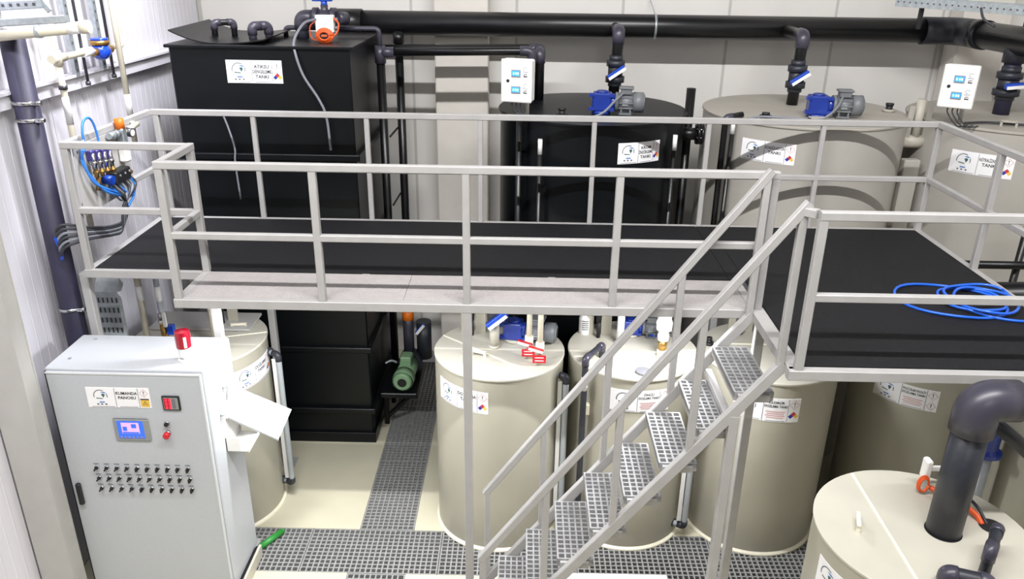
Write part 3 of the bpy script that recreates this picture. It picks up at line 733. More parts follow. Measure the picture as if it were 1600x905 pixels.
# ================================================================== SMALL CONTROL BOXES
def ctrl_box(label, x, y, z, ang, post):
    t = thing('control_box', label, 'control box', (x, y, post[2]), 'white two display control boxes')
    Mx = Matrix.Translation((x, y, z)) @ Matrix.Rotation(ang, 4, 'Z')
    w_, h_, d_ = .27, .36, .13
    obj('housing', MB(Mx).rbox((-w_/2, -d_/2+.02, -h_/2), (w_/2, d_/2, h_/2), .012), 'white_plastic', t)
    do = obj('door', MB(Mx).rbox((-w_/2-.004, -d_/2, -h_/2-.004), (w_/2+.004, -d_/2+.022, h_/2+.004), .008), 'white_plastic', t)
    obj('lock', MB(Mx).cyl((-.075, -d_/2-.006, .0), (-.075, -d_/2+.002, .0), .014, n=16), 'black_matte', do)
    for k, zz in enumerate((.065, -.075)):
        obj('display_frame', MB(Mx).rbox((-.045, -d_/2-.006, zz-.032), (.04, -d_/2+.002, zz+.032), .003), 'panel_frame', do)
        obj('display', MB(Mx).box((-.038, -d_/2-.008, zz-.02), (.034, -d_/2-.0062, zz+.023)), 'lcd', do)
        m = MB(Mx)
        for q in (-.022, .0, .018): m.box((q-.006, -d_/2-.0085, zz-.01), (q+.006, -d_/2-.0081, zz+.012))
        obj('digits', m, 'screen_white', do)
        mpb = lambda X_, Y_, n: Mx @ Vector((X_, -d_/2-.001-n, Y_))
        m = MB(); m.cur = 0; quad(m, mpb, .052, zz-.035, .112, zz+.075, .001)
        m.cur = 1; ring(m, mpb, .082, zz+.04, .014, .017, .3, 5.2, .0016, 12); quad(m, mpb, .058, zz+.012, .106, zz+.016, .0016)
        put_text(m, mpb, 'pH', .082, zz-.006, .024, .0016); quad(m, mpb, .066, zz-.028, .1, zz-.018, .0016)
        obj('sticker', m, ['white_label', 'ink_black'], do)
    obj('mount_post', MB().cyl(post, (post[0], post[1], z-.14), .018), 'grey_tank', t)
    for k in range(3):
        q = -.05+.04*k; a = Mx @ Vector((q, -.02, -h_/2)); b = Mx @ Vector((q+.1, .0, -h_/2-.1))
        obj('cable', MB().tube(curve([a, a+Vector((.01, 0, -.06)), (b.x, b.y, max(post[2]+.012, 3.522)), (b.x+.12, b.y+.04, max(post[2]+.012, 3.522))]), .006, 8), 'dark_cable', t)
    return t
ctrl_box('white two display control box in front of the black round tank', 2.315, 2.12, 3.865, -.28, (2.40, 2.27, 3.51))
ctrl_box('white two display control box tilted beside the far right feed pipe', 6.20, 2.18, 3.865, -.60, (6.36, 2.34, 3.51))
single('lid_cable', MB().tube(curve([(6.36, 2.25, 3.53), (6.6, 2.3, 3.53), (6.9, 2.2, 3.53), (7.1, 2.25, 3.53), (7.25, 2.5, 3.53)]), .011, 8), 'dark_cable', 'dark cable lying on the far right grey tank lid', 'cable')

# ================================================================== CONTROL CABINET
ca = thing('control_cabinet', 'large light grey control cabinet with touch screen and three rows of switches', 'cabinet', (-.47, .22, 0))
CX0, CX1, CY0, CY1, CZ = -1.04, .103, -.045, .5, 2.10
obj('body', MB().rbox((CX0, CY0, .1), (CX1, CY1, CZ), .008), 'cabinet', ca)
obj('plinth', MB().box((CX0+.02, CY0+.03, 0), (CX1-.02, CY1-.02, .1)), 'black_matte', ca)
dr_ = obj('door', MB().rbox((CX0+.012, CY0-.022, .13), (CX1-.012, CY0-.002, CZ-.02), .005), 'cabinet', ca)
YD = CY0-.022
fm_ = flat_map((0, YD, 0), (1, 0, 0), (0, 0, 1))
e = MB().box((CX0+.012, YD-.004, CZ-.032), (CX1-.012, YD, CZ-.02)).box((CX1-.024, YD-.004, .13), (CX1-.012, YD, CZ-.032))
obj('door_edge', e, 'cabinet_edge', dr_)
obj('door_seal', MB().box((CX0+.004, YD+.004, .12), (CX0+.012, YD+.02, CZ-.02)), 'black_matte', dr_)
sign(ca, flat_map((-.53, YD-.001, 1.88), (1, 0, 0), (0, 0, 1)), .46, .165, ['KUMANDA', 'PANOSU'], ('ex', 'volt'))
sc_ = obj('touch_screen', MB().rbox((-.605, YD-.014, 1.52), (-.345, YD, 1.705), .006), 'panel_frame', ca)
obj('screen_bezel', MB().box((-.575, YD-.017, 1.545), (-.385, YD-.0135, 1.69)), 'screen_blue', sc_)
obj('screen_image', MB().box((-.545, YD-.019, 1.585), (-.415, YD-.0172, 1.678)), 'screen_pink', sc_)
obj('screen_icon', MB().box((-.535, YD-.021, 1.61), (-.505, YD-.0192, 1.645)).box((-.47, YD-.021, 1.635), (-.435, YD-.0192, 1.668)).box((-.54, YD-.021, 1.588), (-.42, YD-.0192, 1.60)), 'screen_blue', sc_)
m = MB()
for k in range(6): m.box((-.565+.03*k, YD-.0195, 1.55), (-.548+.03*k, YD-.0172, 1.562))
obj('screen_key', m, 'panel_frame', sc_)
me_ = obj('power_meter', MB().rbox((-.215, YD-.012, 1.785), (-.085, YD, 1.905), .004), 'black_matte', ca)
obj('meter_face', MB().box((-.203, YD-.0145, 1.797), (-.097, YD-.0118, 1.893)), 'panel_frame', me_)
m = MB()
for k in range(3):
    for q in range(2): put_text(m, lambda X_, Y_, n: Vector((X_, YD-.0145-n, Y_)), '8', -.182+.026*q, 1.873-.03*k, .034, .001, None, .02)
obj('red_digits', m, 'led_red', me_)
obj('meter_window', MB().box((-.2, YD-.0152, 1.80), (-.152, YD-.0147, 1.89)), 'red_glass', me_)
obj('meter_side', MB().box((-.142, YD-.016, 1.805), (-.115, YD-.0146, 1.885)), 'ink_grey', me_)
bo = obj('push_button', MB().cyl((-.21, YD, 1.668), (-.21, YD-.014, 1.668), .022, n=18), 'chrome', ca)
obj('button_cap', MB().cyl((-.21, YD-.013, 1.668), (-.21, YD-.024, 1.668), .016, n=16), 'black_matte', bo)
es = obj('stop_collar', MB().cyl((-.212, YD, 1.59), (-.212, YD-.02, 1.59), .02, n=18), 'chrome', ca)
obj('stop_button', MB().cyl((-.212, YD-.02, 1.59), (-.212, YD-.05, 1.585), .024, n=20).sphere((-.212, YD-.05, 1.585), .024, 12, (1, .4, 1)), 'red_plastic', es)
rim = MB().cyl((0,0,0), (0,-.010,0), .019, n=14).mesh('switch_rim', 'chrome')
kn = MB(Matrix.Rotation(.7, 4, 'Y')).cyl((0,-.010,0), (0,-.016,0), .014, n=12).box((-.006,-.034,-.015), (.006,-.014,.015)).mesh('switch_knob', 'black_matte')
kn2 = MB().cyl((0,-.010,0), (0,-.016,0), .014, n=12).box((-.006,-.034,-.015), (.006,-.014,.015)).mesh('switch_knob', 'black_matte')
for r_ in range(3):
    for c_i in range(10):
        x = -.805+.0768*c_i+.003*r_; z = 1.268-.093*r_
        s_ = inst('selector_switch', rim, (x, YD, z), ca)
        k_ = inst('switch_knob', kn if (c_i < 4+2*(r_ == 1)+r_ % 2) else kn2, (x, YD, z), s_); k_.location = (0, 0, 0)
tb_ = MB()
for r_ in range(3):
    for c_i in range(10): quad(tb_, fm_, -.805+.0768*c_i-.02, 1.268-.093*r_+.028, -.805+.0768*c_i+.02, 1.268-.093*r_+.036, .001)
obj('switch_labels', tb_, 'ink_grey', dr_)['kind'] = 'stuff'
obj('door_handle', MB().rbox((-.99, YD-.03, .935), (-.955, YD, 1.125), .006).cyl((-.972, YD-.034, 1.09), (-.972, YD-.028, 1.09), .008, n=10), 'black_matte', ca)
dt = obj('document_tray', MB().box((CX1, .16, 1.28), (CX1+.006, .44, 1.66)).box((CX1, .16, 1.28), (CX1+.17, .44, 1.286)).box((CX1+.0, .16, 1.286), (CX1+.11, .166, 1.40)), 'white_plastic', ca, 'white document tray on the cabinet side')
obj('tray_lip', MB().bar((CX1+.17, .16, 1.285), (CX1+.17, .44, 1.285), .008, .03, ch=.002), 'white_plastic', dt)
for z, y in ((1.80, .25), (1.62, .14)): obj('tray_hook', MB().cyl((CX1, y, z), (CX1+.03, y, z), .01, n=8), 'galv', ca)
A_, B_, C__, D_ = Vector((.125, .33, 1.78)), Vector((.45, .75, 1.305)), Vector((.37, .56, 1.12)), Vector((.125, .20, 1.56))
nrm = (B_-A_).cross(D_-A_).normalized()*.012
pp = MB().add([A_, B_, C__, D_, A_+nrm, B_+nrm, C__+nrm, D_+nrm], [(0,1,2,3), (4,7,6,5), (0,4,5,1), (1,5,6,2), (2,6,7,3), (3,7,4,0)])
pf = thing('paper_folder', 'white folder of papers sticking out of the cabinet side tray', 'folder', (.2, .4, 1.29))
obj('sheets', pp, 'paper', pf)
obj('binding', MB().bar(D_, C__, .016, .016, ch=.003), 'panel_frame', pf)
be = thing('warning_beacon', 'red warning beacon on the control cabinet top', 'beacon', (-.08, .12, 2.1))
obj('foot', MB().cyl((-.08, .12, 2.1), (-.08, .12, 2.112), .055).cyl((-.08, .12, 2.112), (-.08, .12, 2.14), .025, n=14), 'white_plastic', be)
obj('base', MB().lathe((-.08, .12, 2.14), [(0, 0), (.046, .0), (.05, .06), (.052, .075)], 24), 'white_plastic', be)
obj('red_dome', MB().lathe((-.08, .12, 2.21), [(.054, 0), (.056, .10), (.05, .125), (0, .132)], 24), 'red_glass', be)
obj('white_sticker', MB().lathe((-.08, .12, 2.22), [(.0575, .0), (.0575, .085)], 4, .45, .8), 'white_label', be)
for x, y in ((-.93, .1), (-.9, .42), (.06, .42)): obj('lifting_plug', MB().cyl((x, y, CZ), (x, y, CZ+.006), .012, n=10), 'galv', ca)

# ================================================================== LEFT WALL EQUIPMENT
vp = thing('vertical_duct', 'thick dark violet vertical pipe on the left wall behind the cabinet', 'pipe', (-1.16, .61, 0))
obj('pipe', MB().cyl((-1.16, .62, .02), (-1.16, .62, 4.36), .082, n=24), 'violet_pipe', vp)
for z in (3.87, 3.75, 2.28):
    o = obj('pipe_clamp', MB().cyl((-1.16, .62, z-.012), (-1.16, .62, z+.012), .09, n=24), 'chrome', vp)
    obj('clamp_bolt', MB().cyl((-1.07, .58, z), (-1.03, .58, z), .016, n=10).box((-1.09, .565, z-.014), (-1.05, .595, z+.014)), 'chrome', o)
def strut(label, y, z0, z1):
    t = thing('strut_channel', label, 'strut', (-1.22, y, z0), 'perforated strut channels')
    m = MB().box((-1.215, y-.028, z0), (-1.21, y+.028, z1)).box((-1.245, y-.028, z0), (-1.215, y-.024, z1)).box((-1.245, y+.024, z0), (-1.215, y+.028, z1))
    obj('channel', m, 'galv', t)
    h = MB(); z = z0+.04
    while z < z1: h.box((-1.2095, y-.006, z), (-1.2085, y+.006, z+.02)); z += .07
    obj('slots', h, 'dark_steel', t)['kind'] = 'stuff'
    obj('rod', MB().cyl((-1.18, y+.065, z0-.06), (-1.18, y+.065, z1), .012, n=10), 'dark_steel', t)
    obj('rod_nut', MB().cyl((-1.18, y+.065, z0-.075), (-1.18, y+.065, z0-.045), .02, n=6), 'dark_steel', t)
strut('galvanised strut channel left of the blue water meter', 1.46, 3.93, 5.6)
strut('galvanised strut channel behind the blue water meter', 1.90, 3.93, 5.6)
wp = thing('water_pipe', 'ivory water pipe with tee on the left wall', 'pipe', (-1.15, 1.1, 2.7))
piping(wp, [(-1.15, 1.10, 2.75), (-1.15, 1.10, 4.5)], .024, 'beige_pipe', 'beige_pipe', elbows=False)
obj('tee', MB().cyl((-1.15, 1.10, 4.06), (-1.15, 1.10, 4.17), .034).cyl((-1.15, 1.02, 4.115), (-1.15, 1.2, 4.115), .032), 'beige_pipe', wp)
obj('branch', MB().cyl((-1.15, 1.1, 4.115), (-1.15, 1.62, 4.115), .025), 'beige_pipe', wp)
obj('union', MB().cyl((-1.15, 1.47, 4.115), (-1.15, 1.6, 4.115), .036), 'white_plastic', wp)
obj('white_sleeve', MB().cyl((-1.15, 1.10, 3.62), (-1.15, 1.10, 3.83), .026), 'white_plastic', wp)
obj('pipe_clamp', MB().cyl((-1.15, 1.10, 3.885), (-1.15, 1.10, 3.915), .032), 'dark_steel', wp)
wm = thing('water_meter', 'round blue water meter with brass collar on the left wall', 'meter', (-1.15, 1.76, 4.05))
obj('body', MB().sphere((-1.15, 1.76, 4.10), .078, 20, (1, 1, .95)), 'water_blue', wm)
obj('brass_collar', MB().cyl((-1.15, 1.76, 4.15), (-1.15, 1.76, 4.185), .075), 'brass', wm)
obj('dial_lid', MB().cyl((-1.15, 1.76, 4.185), (-1.15, 1.76, 4.205), .07), 'water_blue', wm)
obj('connector', MB().cyl((-1.15, 1.62, 4.10), (-1.15, 1.69, 4.10), .03).cyl((-1.15, 1.83, 4.10), (-1.15, 1.92, 4.10), .034), 'brass', wm)
w2 = thing('water_pipe', 'ivory pipe dropping from the meter to the orange capped regulator', 'pipe', (-1.08, 1.95, 2.9))
obj('pipe', MB().cyl((-1.08, 1.93, 3.3), (-1.08, 1.93, 5.5), .024), 'beige_pipe', w2); obj('white_sleeve', MB().cyl((-1.08, 1.93, 3.55), (-1.08, 1.93, 3.72), .026), 'white_plastic', w2)
w3 = thing('water_pipe', 'ivory pipe rising to the right of the water meter', 'pipe', (-1.2, 2.18, 4.1))
piping(w3, [(-1.16, 1.94, 4.11), (-1.18, 2.18, 4.11), (-1.18, 2.18, 5.5)], .024, 'beige_pipe', 'white_plastic', rad=.04)
hp = thing('cross_pipe', 'cream horizontal pipe crossing the top left corner', 'pipe', (-.9, .5, 4.3))
obj('pipe', MB().cyl((-1.5+.22, .48, 4.318), (-.56, .50, 4.395), .036), 'beige_pipe', hp)
obj('coupling', MB().cyl((-.68, .497, 4.383), (-.60, .50, 4.391), .039), 'white_plastic', hp); obj('end_cap', MB().cyl((-.60, .5, 4.391), (-.545, .5, 4.397), .044), 'beige_pipe', hp)
obj('pipe_clamp', MB().cyl((-.90, .493, 4.36), (-.875, .493, 4.362), .043), 'galv', hp)
br = thing('strut_bracket', 'galvanised perforated bracket in the top left corner', 'bracket', (-1.0, .6, 4.3))
obj('arm', MB().bar((-1.3, .56, 4.40), (-.72, .56, 4.44), .05, .05), 'galv', br)
obj('arm', MB().bar((-1.3, .8, 4.5), (-1.0, .8, 4.52), .05, .06), 'galv', br)
obj('brace', MB().bar((-.96, .80, 4.47), (-1.31, .80, 4.95), .02, .045), 'galv', br)
h = MB()
for k in range(5): h.box((-1.28+.055*k, .772, 4.495+.003*k), (-1.26+.055*k, .7745, 4.515+.003*k))
obj('slots', h, 'dark_steel', br)['kind'] = 'stuff'

pb = thing('valve_board', 'grey mounting board with pneumatic valves fixed inside the left rail', 'valve board', (-.86, .95, 3.06))
obj('board', MB().box((-.862, .55, 3.06), (-.852, 1.34, 3.563)), 'grey_clad', pb)
for y, z in ((.60, 3.53), (1.30, 3.53), (1.30, 3.10)): obj('screw', MB().cyl((-.852, y, z), (-.846, y, z), .012, n=8), 'galv', pb)
PX = -.83
obj('regulator_body', MB().rbox((PX-.02, 1.165, 3.42), (PX+.045, 1.235, 3.575), .008), 'galv', pb)
obj('regulator_bowl', MB().rbox((PX-.018, 1.155, 3.31), (PX+.05, 1.235, 3.43), .012), 'white_plastic', pb)
obj('regulator_cap', MB().cyl((PX+.012, 1.20, 3.57), (PX+.012, 1.20, 3.65), .036, n=18), 'orange_plastic', pb)
go = obj('pressure_gauge', MB().cyl((PX-.02, 1.33, 3.52), (PX+.045, 1.32, 3.515), .036, n=18), 'dark_steel', pb)
obj('gauge_face', MB().cyl((PX+.045, 1.32, 3.515), (PX+.048, 1.3195, 3.5148), .027, n=18), 'white_plastic', go)
obj('air_inlet', MB().cyl((PX, 1.34, 3.535), (PX+.0, 1.52, 3.55), .022).cyl((PX, 1.44, 3.54), (PX, 1.44, 3.585), .016).cyl((PX, 1.24, 3.53), (PX, 1.3, 3.53), .02), 'beige_pipe', pb)
obj('silencer', MB().cyl((PX+.01, 1.165, 3.54), (PX+.01, 1.01, 3.55), .026, n=12).cyl((PX+.01, 1.06, 3.547), (PX+.01, 1.08, 3.546), .032, n=12).cyl((PX+.01, 1.11, 3.543), (PX+.01, 1.13, 3.542), .032, n=12), 'galv', pb)
for k in range(4):
    y = .715+.082*k; z = 3.43-.012*k
    so = obj('solenoid', MB().rbox((PX-.022, y-.02, z), (PX+.025, y+.02, z+.075), .005), 'purple_plastic', pb)
    obj('fitting', MB().cyl((PX+.02, y, z-.06), (PX+.02, y, z+.055), .017, n=10).cyl((PX+.02, y, z-.03), (PX+.02, y, z-.005), .024, n=8), 'chrome', so)
    obj('brass_fitting', MB().cyl((PX+.02, y+.005, z-.125), (PX+.02, y+.005, z-.055), .016, n=8).cyl((PX+.02, y+.005, z-.1), (PX+.02, y+.005, z-.08), .022, n=6), 'brass', so)
obj('valve_block', MB().rbox((PX-.02, .92, 3.19), (PX+.06, 1.16, 3.285), .008), 'black_matte', pb)
for q in (.98, 1.06, 1.13): obj('block_screw', MB().cyl((PX+.06, q, 3.25), (PX+.066, q, 3.25), .01, n=8), 'galv', pb)
obj('blue_knob', MB().cyl((PX+.0, .84, 3.255), (PX+.075, .835, 3.25), .036, n=14), 'blue_handle', pb)
obj('brass_elbow', MB().cyl((PX+.03, 1.16, 3.225), (PX+.03, 1.215, 3.222), .018, n=10).cyl((PX+.0, .74, 3.2), (PX+.02, .74, 3.3), .018, n=8), 'brass', pb)
obj('air_hose', MB().tube(curve([(PX+.02, .83, 3.50), (PX+.02, .83, 3.60), (PX+.02, .80, 3.70), (PX+.015, .755, 3.74), (PX+.01, .69, 3.72), (PX+.01, .655, 3.65), (PX+.01, .655, 3.58)]), .009, 8), 'blue_light_hose', pb)
obj('hose_fitting', MB().cyl((PX, .655, 3.53), (PX, .655, 3.60), .018, n=8).cyl((PX, .62, 3.55), (PX, .67, 3.545), .014, n=8), 'chrome', pb)
for k in range(2): obj('air_hose', MB().tube(curve([(PX+.02*k, .625, 3.54), (PX+.01, .59-.012*k, 3.48), (PX+.02, .60, 3.38), (PX+.03, .65+.02*k, 3.28), (PX+.05, .75, 3.21-.02*k), (PX+.07, .88, 3.14-.02*k)]), .010, 8), 'blue_light_hose', pb)
for k in range(6):
    y = .90+.055*k
    obj('air_hose', MB().tube(curve([(PX+.03, y, 3.20), (PX+.06, y+.02, 3.12), (PX+.065, .99-.01*k, 3.02), (PX+.05, .95-.015*k, 2.90-.012*k), (PX+.02, .78, 2.90-.014*k), (PX-.05, .60, 2.95-.018*k), (-1.0, .50, 3.00-.032*k), (-1.055, .485, 2.97-.035*k), (-1.075, .50, 2.93-.035*k)]), .011, 8), 'dark_cable' if k not in (2, 4) else 'grey_cable', pb)
for k in range(4):
    y = .80+.05*k
    obj('air_hose', MB().tube(curve([(PX+.03, y, 3.2), (PX+.06, y+.05, 3.13), (PX+.06, y+.12, 3.07), (PX+.05, y+.2, 3.05)]), .009, 8), 'blue_light_hose' if k % 2 else 'grey_cable', pb)
obj('air_hose', MB().tube(curve([(PX+.04, 1.15, 3.20), (PX+.05, 1.19, 3.12), (PX+.05, 1.15, 3.04), (PX+.05, 1.02, 2.98)]), .010, 8), 'blue_light_hose', pb)
single('hose_tie', MB().cyl((-1.075, .52, 2.80), (-1.075, .49, 2.90), .02).cyl((-1.075, .50, 2.72), (-1.075, .52, 2.80), .012), 'blue_handle', 'small blue hose connector against the dark vertical pipe', 'fitting')

# cable ladder and pipes under the left of the platform
ct = thing('cable_tray', 'perforated galvanised cable tray dropping beside the dark vertical pipe', 'cable tray', (-1.05, .95, 1.5))
path = [(0, 1.25, 2.40), (0, .98, 2.385), (0, .905, 2.29), (0, .90, 1.2)]
X0t, X1t = -1.125, -.935
mtb = MB()
for k in range(3):
    a, b = path[k], path[k+1]
    mtb.add([(X0t, a[1], a[2]), (X1t, a[1], a[2]), (X1t, b[1], b[2]), (X0t, b[1], b[2])], [(0,1,2,3)])
    for x in (X0t, X1t): mtb.add([(x, a[1], a[2]), (x, b[1], b[2]), (x, b[1]+.07, b[2]-.02), (x, a[1]+.05, a[2]-.07)], [(0,1,2,3)])
obj('tray', mtb, 'tray_zinc', ct)
h = MB()
for r_ in range(11):
    for c_i in range(5):
        x = X0t+.03+.037*c_i; z = 2.22-.09*r_
        h.box((x-.006, .896, z-.022), (x+.006, .8985, z+.022))
obj('slots', h, 'dark_steel', ct)['kind'] = 'stuff'
def under_pipe(label, x, y, z0, z1, r, m='beige_pipe', sl=None):
    t = thing('supply_pipe', label, 'pipe', (x, y, z0), 'supply pipes under the left walkway')
    obj('pipe', MB().cyl((x,y,z0), (x,y,z1), r), m, t)
    if sl: obj('sleeve', MB().cyl((x,y,sl), (x,y,sl+.13), r*1.08), 'white_plastic', t)
    return t
under_pipe('ivory supply pipe with a white sleeve beside the cable tray', -.80, 1.0, 1.0, 2.5, .026, sl=2.18)
u = under_pipe('supply pipe with a ball valve left of the beacon', -.62, .95, 1.0, 2.5, .022, 'clear_tube', sl=2.2)
obj('ball_valve', MB().cyl((-.62, .95, 2.0), (-.62, .95, 2.10), .036, n=10), 'chrome', u)
obj('valve_lever', MB().rbox((-.60, .90, 1.98), (-.565, .915, 2.12), .005), 'white_plastic', u); obj('brass_tail', MB().cyl((-.62, .95, 1.75), (-.62, .95, 2.0), .03), 'brass', u)
obj('blue_plug', MB().cbox((-.55, .93, 1.95), (.05, .05, .08)), 'blue_handle', u)
under_pipe('stub of beige pipe hanging under the left walkway', -.42, 1.2, 2.2, 2.58, .035)
under_pipe('thick beige pipe behind the beacon with a blue valve', -.22, 1.05, 1.73, 2.30, .05)
o = single('valve_block', MB().rbox((-.30, 1.0, 2.32), (-.13, 1.12, 2.42), .01).cyl((-.14, 1.0, 2.37), (-.10, .97, 2.37), .04), 'pvc_dark', 'dark valve body on the thick beige pipe behind the beacon', 'valve')
single('valve_lever', MB().rbox((-.10, .94, 2.30), (-.055, .98, 2.42), .006), 'blue_handle', 'blue lever of the valve behind the beacon', 'lever')
single('equipment_shelf', MB().box((-.95, 1.35, 1.74), (-.05, 1.7, 1.76)), 'grey_clad', 'dim grey shelf under the left walkway', 'shelf')
single('power_cable', MB().tube(curve([(-.98, 1.1, 2.5), (-.7, 1.3, 2.3), (-.5, 1.25, 2.12), (-.3, 1.15, 2.22), (-.15, 1.1, 2.36)]), .012, 8), 'dark_cable', 'dark cable drooping under the left walkway', 'cable')

# ================================================================== DOSING TANK FITTINGS
def level_tube(label, x, y, z0, z1, side, cx_, m='clear_tube', r=.026):
    t = thing('sight_tube', label, 'pipe', (x, y, z0), 'sight tubes on the dosing tanks')
    dx = cx_-x; q = .09/abs(dx)*dx if dx else .09
    piping(t, [(x+q, y+.05, z1), (x, y, z1), (x, y, z0), (x+q, y+.05, z0)], r, m, 'pvc_dark', rad=.045, n=12)
    obj('nut', MB().cyl((x+q*.9, y+.045, z1), (x+q*1.15, y+.06, z1), r*1.6, n=8).cyl((x+q*.9, y+.045, z0), (x+q*1.15, y+.06, z0), r*1.6, n=8), 'pvc_dark', t)
    obj('scale_strip', MB().box((x+q*.55-.018, y+.01, z0+.05), (x+q*.55+.018, y+.016, z1-.05)), 'white_plastic', t)
level_tube('grey sight tube on the right of the tank behind the cabinet', .215, 1.25, .18, 1.56, 1, -.455)
level_tube('grey sight tube on the right of the tank with red valve handles', 2.765, .84, .15, 1.62, 1, 2.215)
t_ = thing('sight_tube', 'dark sight tube hooked over the left edge of the tank behind the stairs', 'pipe', (2.92, .73, .3), 'sight tubes on the dosing tanks')
piping(t_, [(3.07, 1.0, HS+.01), (3.07, 1.0, 1.85), (2.91, .735, 1.85), (2.91, .735, .3), (2.98, .79, .3)], .026, 'pvc_dark', 'pvc_grey', rad=.05, n=12)
obj('white_sleeve', MB().cyl((2.91, .735, 1.56), (2.91, .735, 1.68), .028), 'white_plastic', t_)
obj('clip', MB().cbox((2.94, .77, 1.36), (.05, .06, .09)), 'beige_weld', t_)
level_tube('pale sight tube low between the stair tank and its right neighbour', 3.885, .80, .13, 1.62, 1, 3.335)

t_ = thing('valve_stand', 'pair of clear riser pipes with red lever valves on the dosing tank', 'valve', (2.49, .90, HS+.01))
for k, (x, y) in enumerate(((2.448, .955), (2.538, .845))):
    pp_ = obj('riser_pipe', MB().cyl((x, y, HS+.01), (x, y, 2.57), .023), 'beige_pipe', t_)
    obj('valve_body', MB().cyl((x, y, HS+.12), (x, y, HS+.22), .036, n=12), 'beige_weld', pp_)
    Mx = Matrix.Translation((x-.03, y-.05, HS+.17)) @ Matrix.Rotation(.3, 4, 'Y')
    obj('red_lever', MB(Mx).rbox((-.07, -.012, -.014), (.06, .018, .016), .004), 'red_plastic', pp_)
    obj('lever_face', MB(Mx).box((-.068, -.015, -.014), (.056, -.0122, .008)), 'white_plastic', pp_)
    tg = obj('red_tag', MB().box((x-.06, y-.052, HS+.05), (x+.05, y-.047, HS+.12)), 'red_plastic', pp_)
    m = MB(); fmp = flat_map((x-.005, y-.052, HS+.085), (1, 0, 0), (0, 0, 1))
    for q in (.014, -.014): quad(m, fmp, -.036, q-.004, .036, q+.004, .001)
    obj('tag_print', m, 'white_label', tg)
def post_pipe(label, x, y, h, r, z=HS+.01, m='beige_lid'):
    t = thing('lid_pipe', label, 'pipe', (x, y, z)); obj('pipe', MB().cyl((x,y,z), (x,y,z+h), r, n=22), m, t)
    obj('collar', MB().cyl((x,y,z), (x,y,z+.025), r*1.15, n=22), m, t); return t
q_ = post_pipe('cream lid pipe with a blue and white lever left of the geared mixer', 2.15, 1.15, .26, .042)
Mx = Matrix.Translation((2.17, 1.07, HS+.30)) @ Matrix.Rotation(-.7, 4, 'Y')
obj('valve_lever', MB(Mx).rbox((-.10, -.02, -.03), (.11, .03, .03), .006), 'blue_handle', q_); obj('lever_face', MB(Mx).box((-.098, -.024, -.03), (.10, -.0202, .0)), 'white_plastic', q_)
obj('valve_body', MB().cyl((2.15, 1.15, HS+.27), (2.15, 1.15, HS+.42), .062), 'pvc_dark', q_)
def probe(label, x, y, z=HS+.01):
    t = thing('level_probe', label, 'probe', (x, y, z)); obj('rod', MB().cyl((x,y,z), (x,y,z+.16), .018, n=12), 'black_matte', t)
    obj('head', MB().cyl((x,y,z+.15), (x,y,z+.34), .022, .032, n=14), 'black_matte', t); obj('bracket', MB().box((x+.03, y+.05, z), (x+.12, y+.07, z+.34)), 'beige_tank', t); obj('bracket', MB().box((x-.10, y+.05, z), (x-.04, y+.07, z+.34)), 'beige_tank', t)
probe('black level probe on the tank behind the middle column', 1.94, 1.38)
probe('black level probe on the stair tank beside a white bottle', 3.07, 1.38)
probe('black level probe on the tank behind the cabinet', -.33, 1.47)
bo_ = thing('sample_bottle', 'white sample bottle on the left of the stair tank lid', 'bottle', (2.955, 1.47, HS+.01))
obj('bottle', MB().lathe((2.955, 1.47, HS+.01), [(0, 0), (.052, .0), (.054, .02), (.054, .15), (.04, .18), (.024, .19), (.024, .21)], 24), 'white_plastic', bo_)
obj('cap', MB().cyl((2.955, 1.47, HS+.215), (2.955, 1.47, HS+.25), .028), 'white_plastic', bo_)
m = MB()
for k in range(5): quad(m, cyl_map(2.955, 1.47, .0545, 0, HS+.1), -.03, -.04+.02*k, .03, -.03+.02*k, .0008, 3)
obj('bottle_print', m, 'ink_grey', bo_)
fg_ = thing('float_gauge', 'white float gauge with brass collar on the stair tank', 'gauge', (3.582, 1.03, HS+.01))
obj('base', MB().cyl((3.582, 1.03, HS+.01), (3.582, 1.03, HS+.08), .042), 'beige_weld', fg_); obj('brass_collar', MB().cyl((3.582, 1.03, HS+.08), (3.582, 1.03, HS+.17), .038, n=10), 'brass', fg_)
obj('gauge_body', MB().lathe((3.582, 1.03, HS+.17), [(.045, 0), (.05, .04), (.04, .08), (.065, .10), (.07, .16), (.055, .20), (.065, .24), (.06, .30), (.035, .34), (0, .35)], 20), 'white_plastic', fg_)
dp = thing('dosing_pump', 'small dosing pump with blue connector beside the white float gauge', 'pump', (3.55, 1.5, HS+.01))
obj('body', MB().rbox((3.52, 1.50, HS+.01), (3.64, 1.62, HS+.26), .012), 'white_plastic', dp); obj('head', MB().cyl((3.56, 1.50, HS+.10), (3.56, 1.43, HS+.10), .045), 'black_matte', dp)
obj('blue_connector', MB().rbox((3.535, 1.38, HS+.02), (3.595, 1.44, HS+.08), .006), 'blue_handle', dp)
obj('base_plate', MB().box((3.36, 1.48, HS+.01), (3.56, 1.66, HS+.03)), 'grey_clad', dp)
obj('cable', MB().tube(curve([(3.58, 1.52, HS+.24), (3.5, 1.46, HS+.2), (3.42, 1.42, HS+.06), (3.32, 1.5, HS+.03), (3.28, 1.55, HS+.03)]), .009, 8), 'dark_cable', dp)
obj('cable', MB().tube(curve([(3.62, 1.52, HS+.24), (3.66, 1.46, HS+.18), (3.70, 1.40, HS+.08), (3.78, 1.36, HS+.03)]), .009, 8), 'dark_cable', dp)
post_pipe('cream lid pipe with white sleeve on the stair tank', 3.25, 1.26, .36, .032, m='white_plastic')
plug('small grey cap on the front of the stair tank lid', 3.385, .735, HS+.01, .032, .006, 'ink_grey')
probe('black level probe on the tank right of the stairs', 4.37, 1.50)
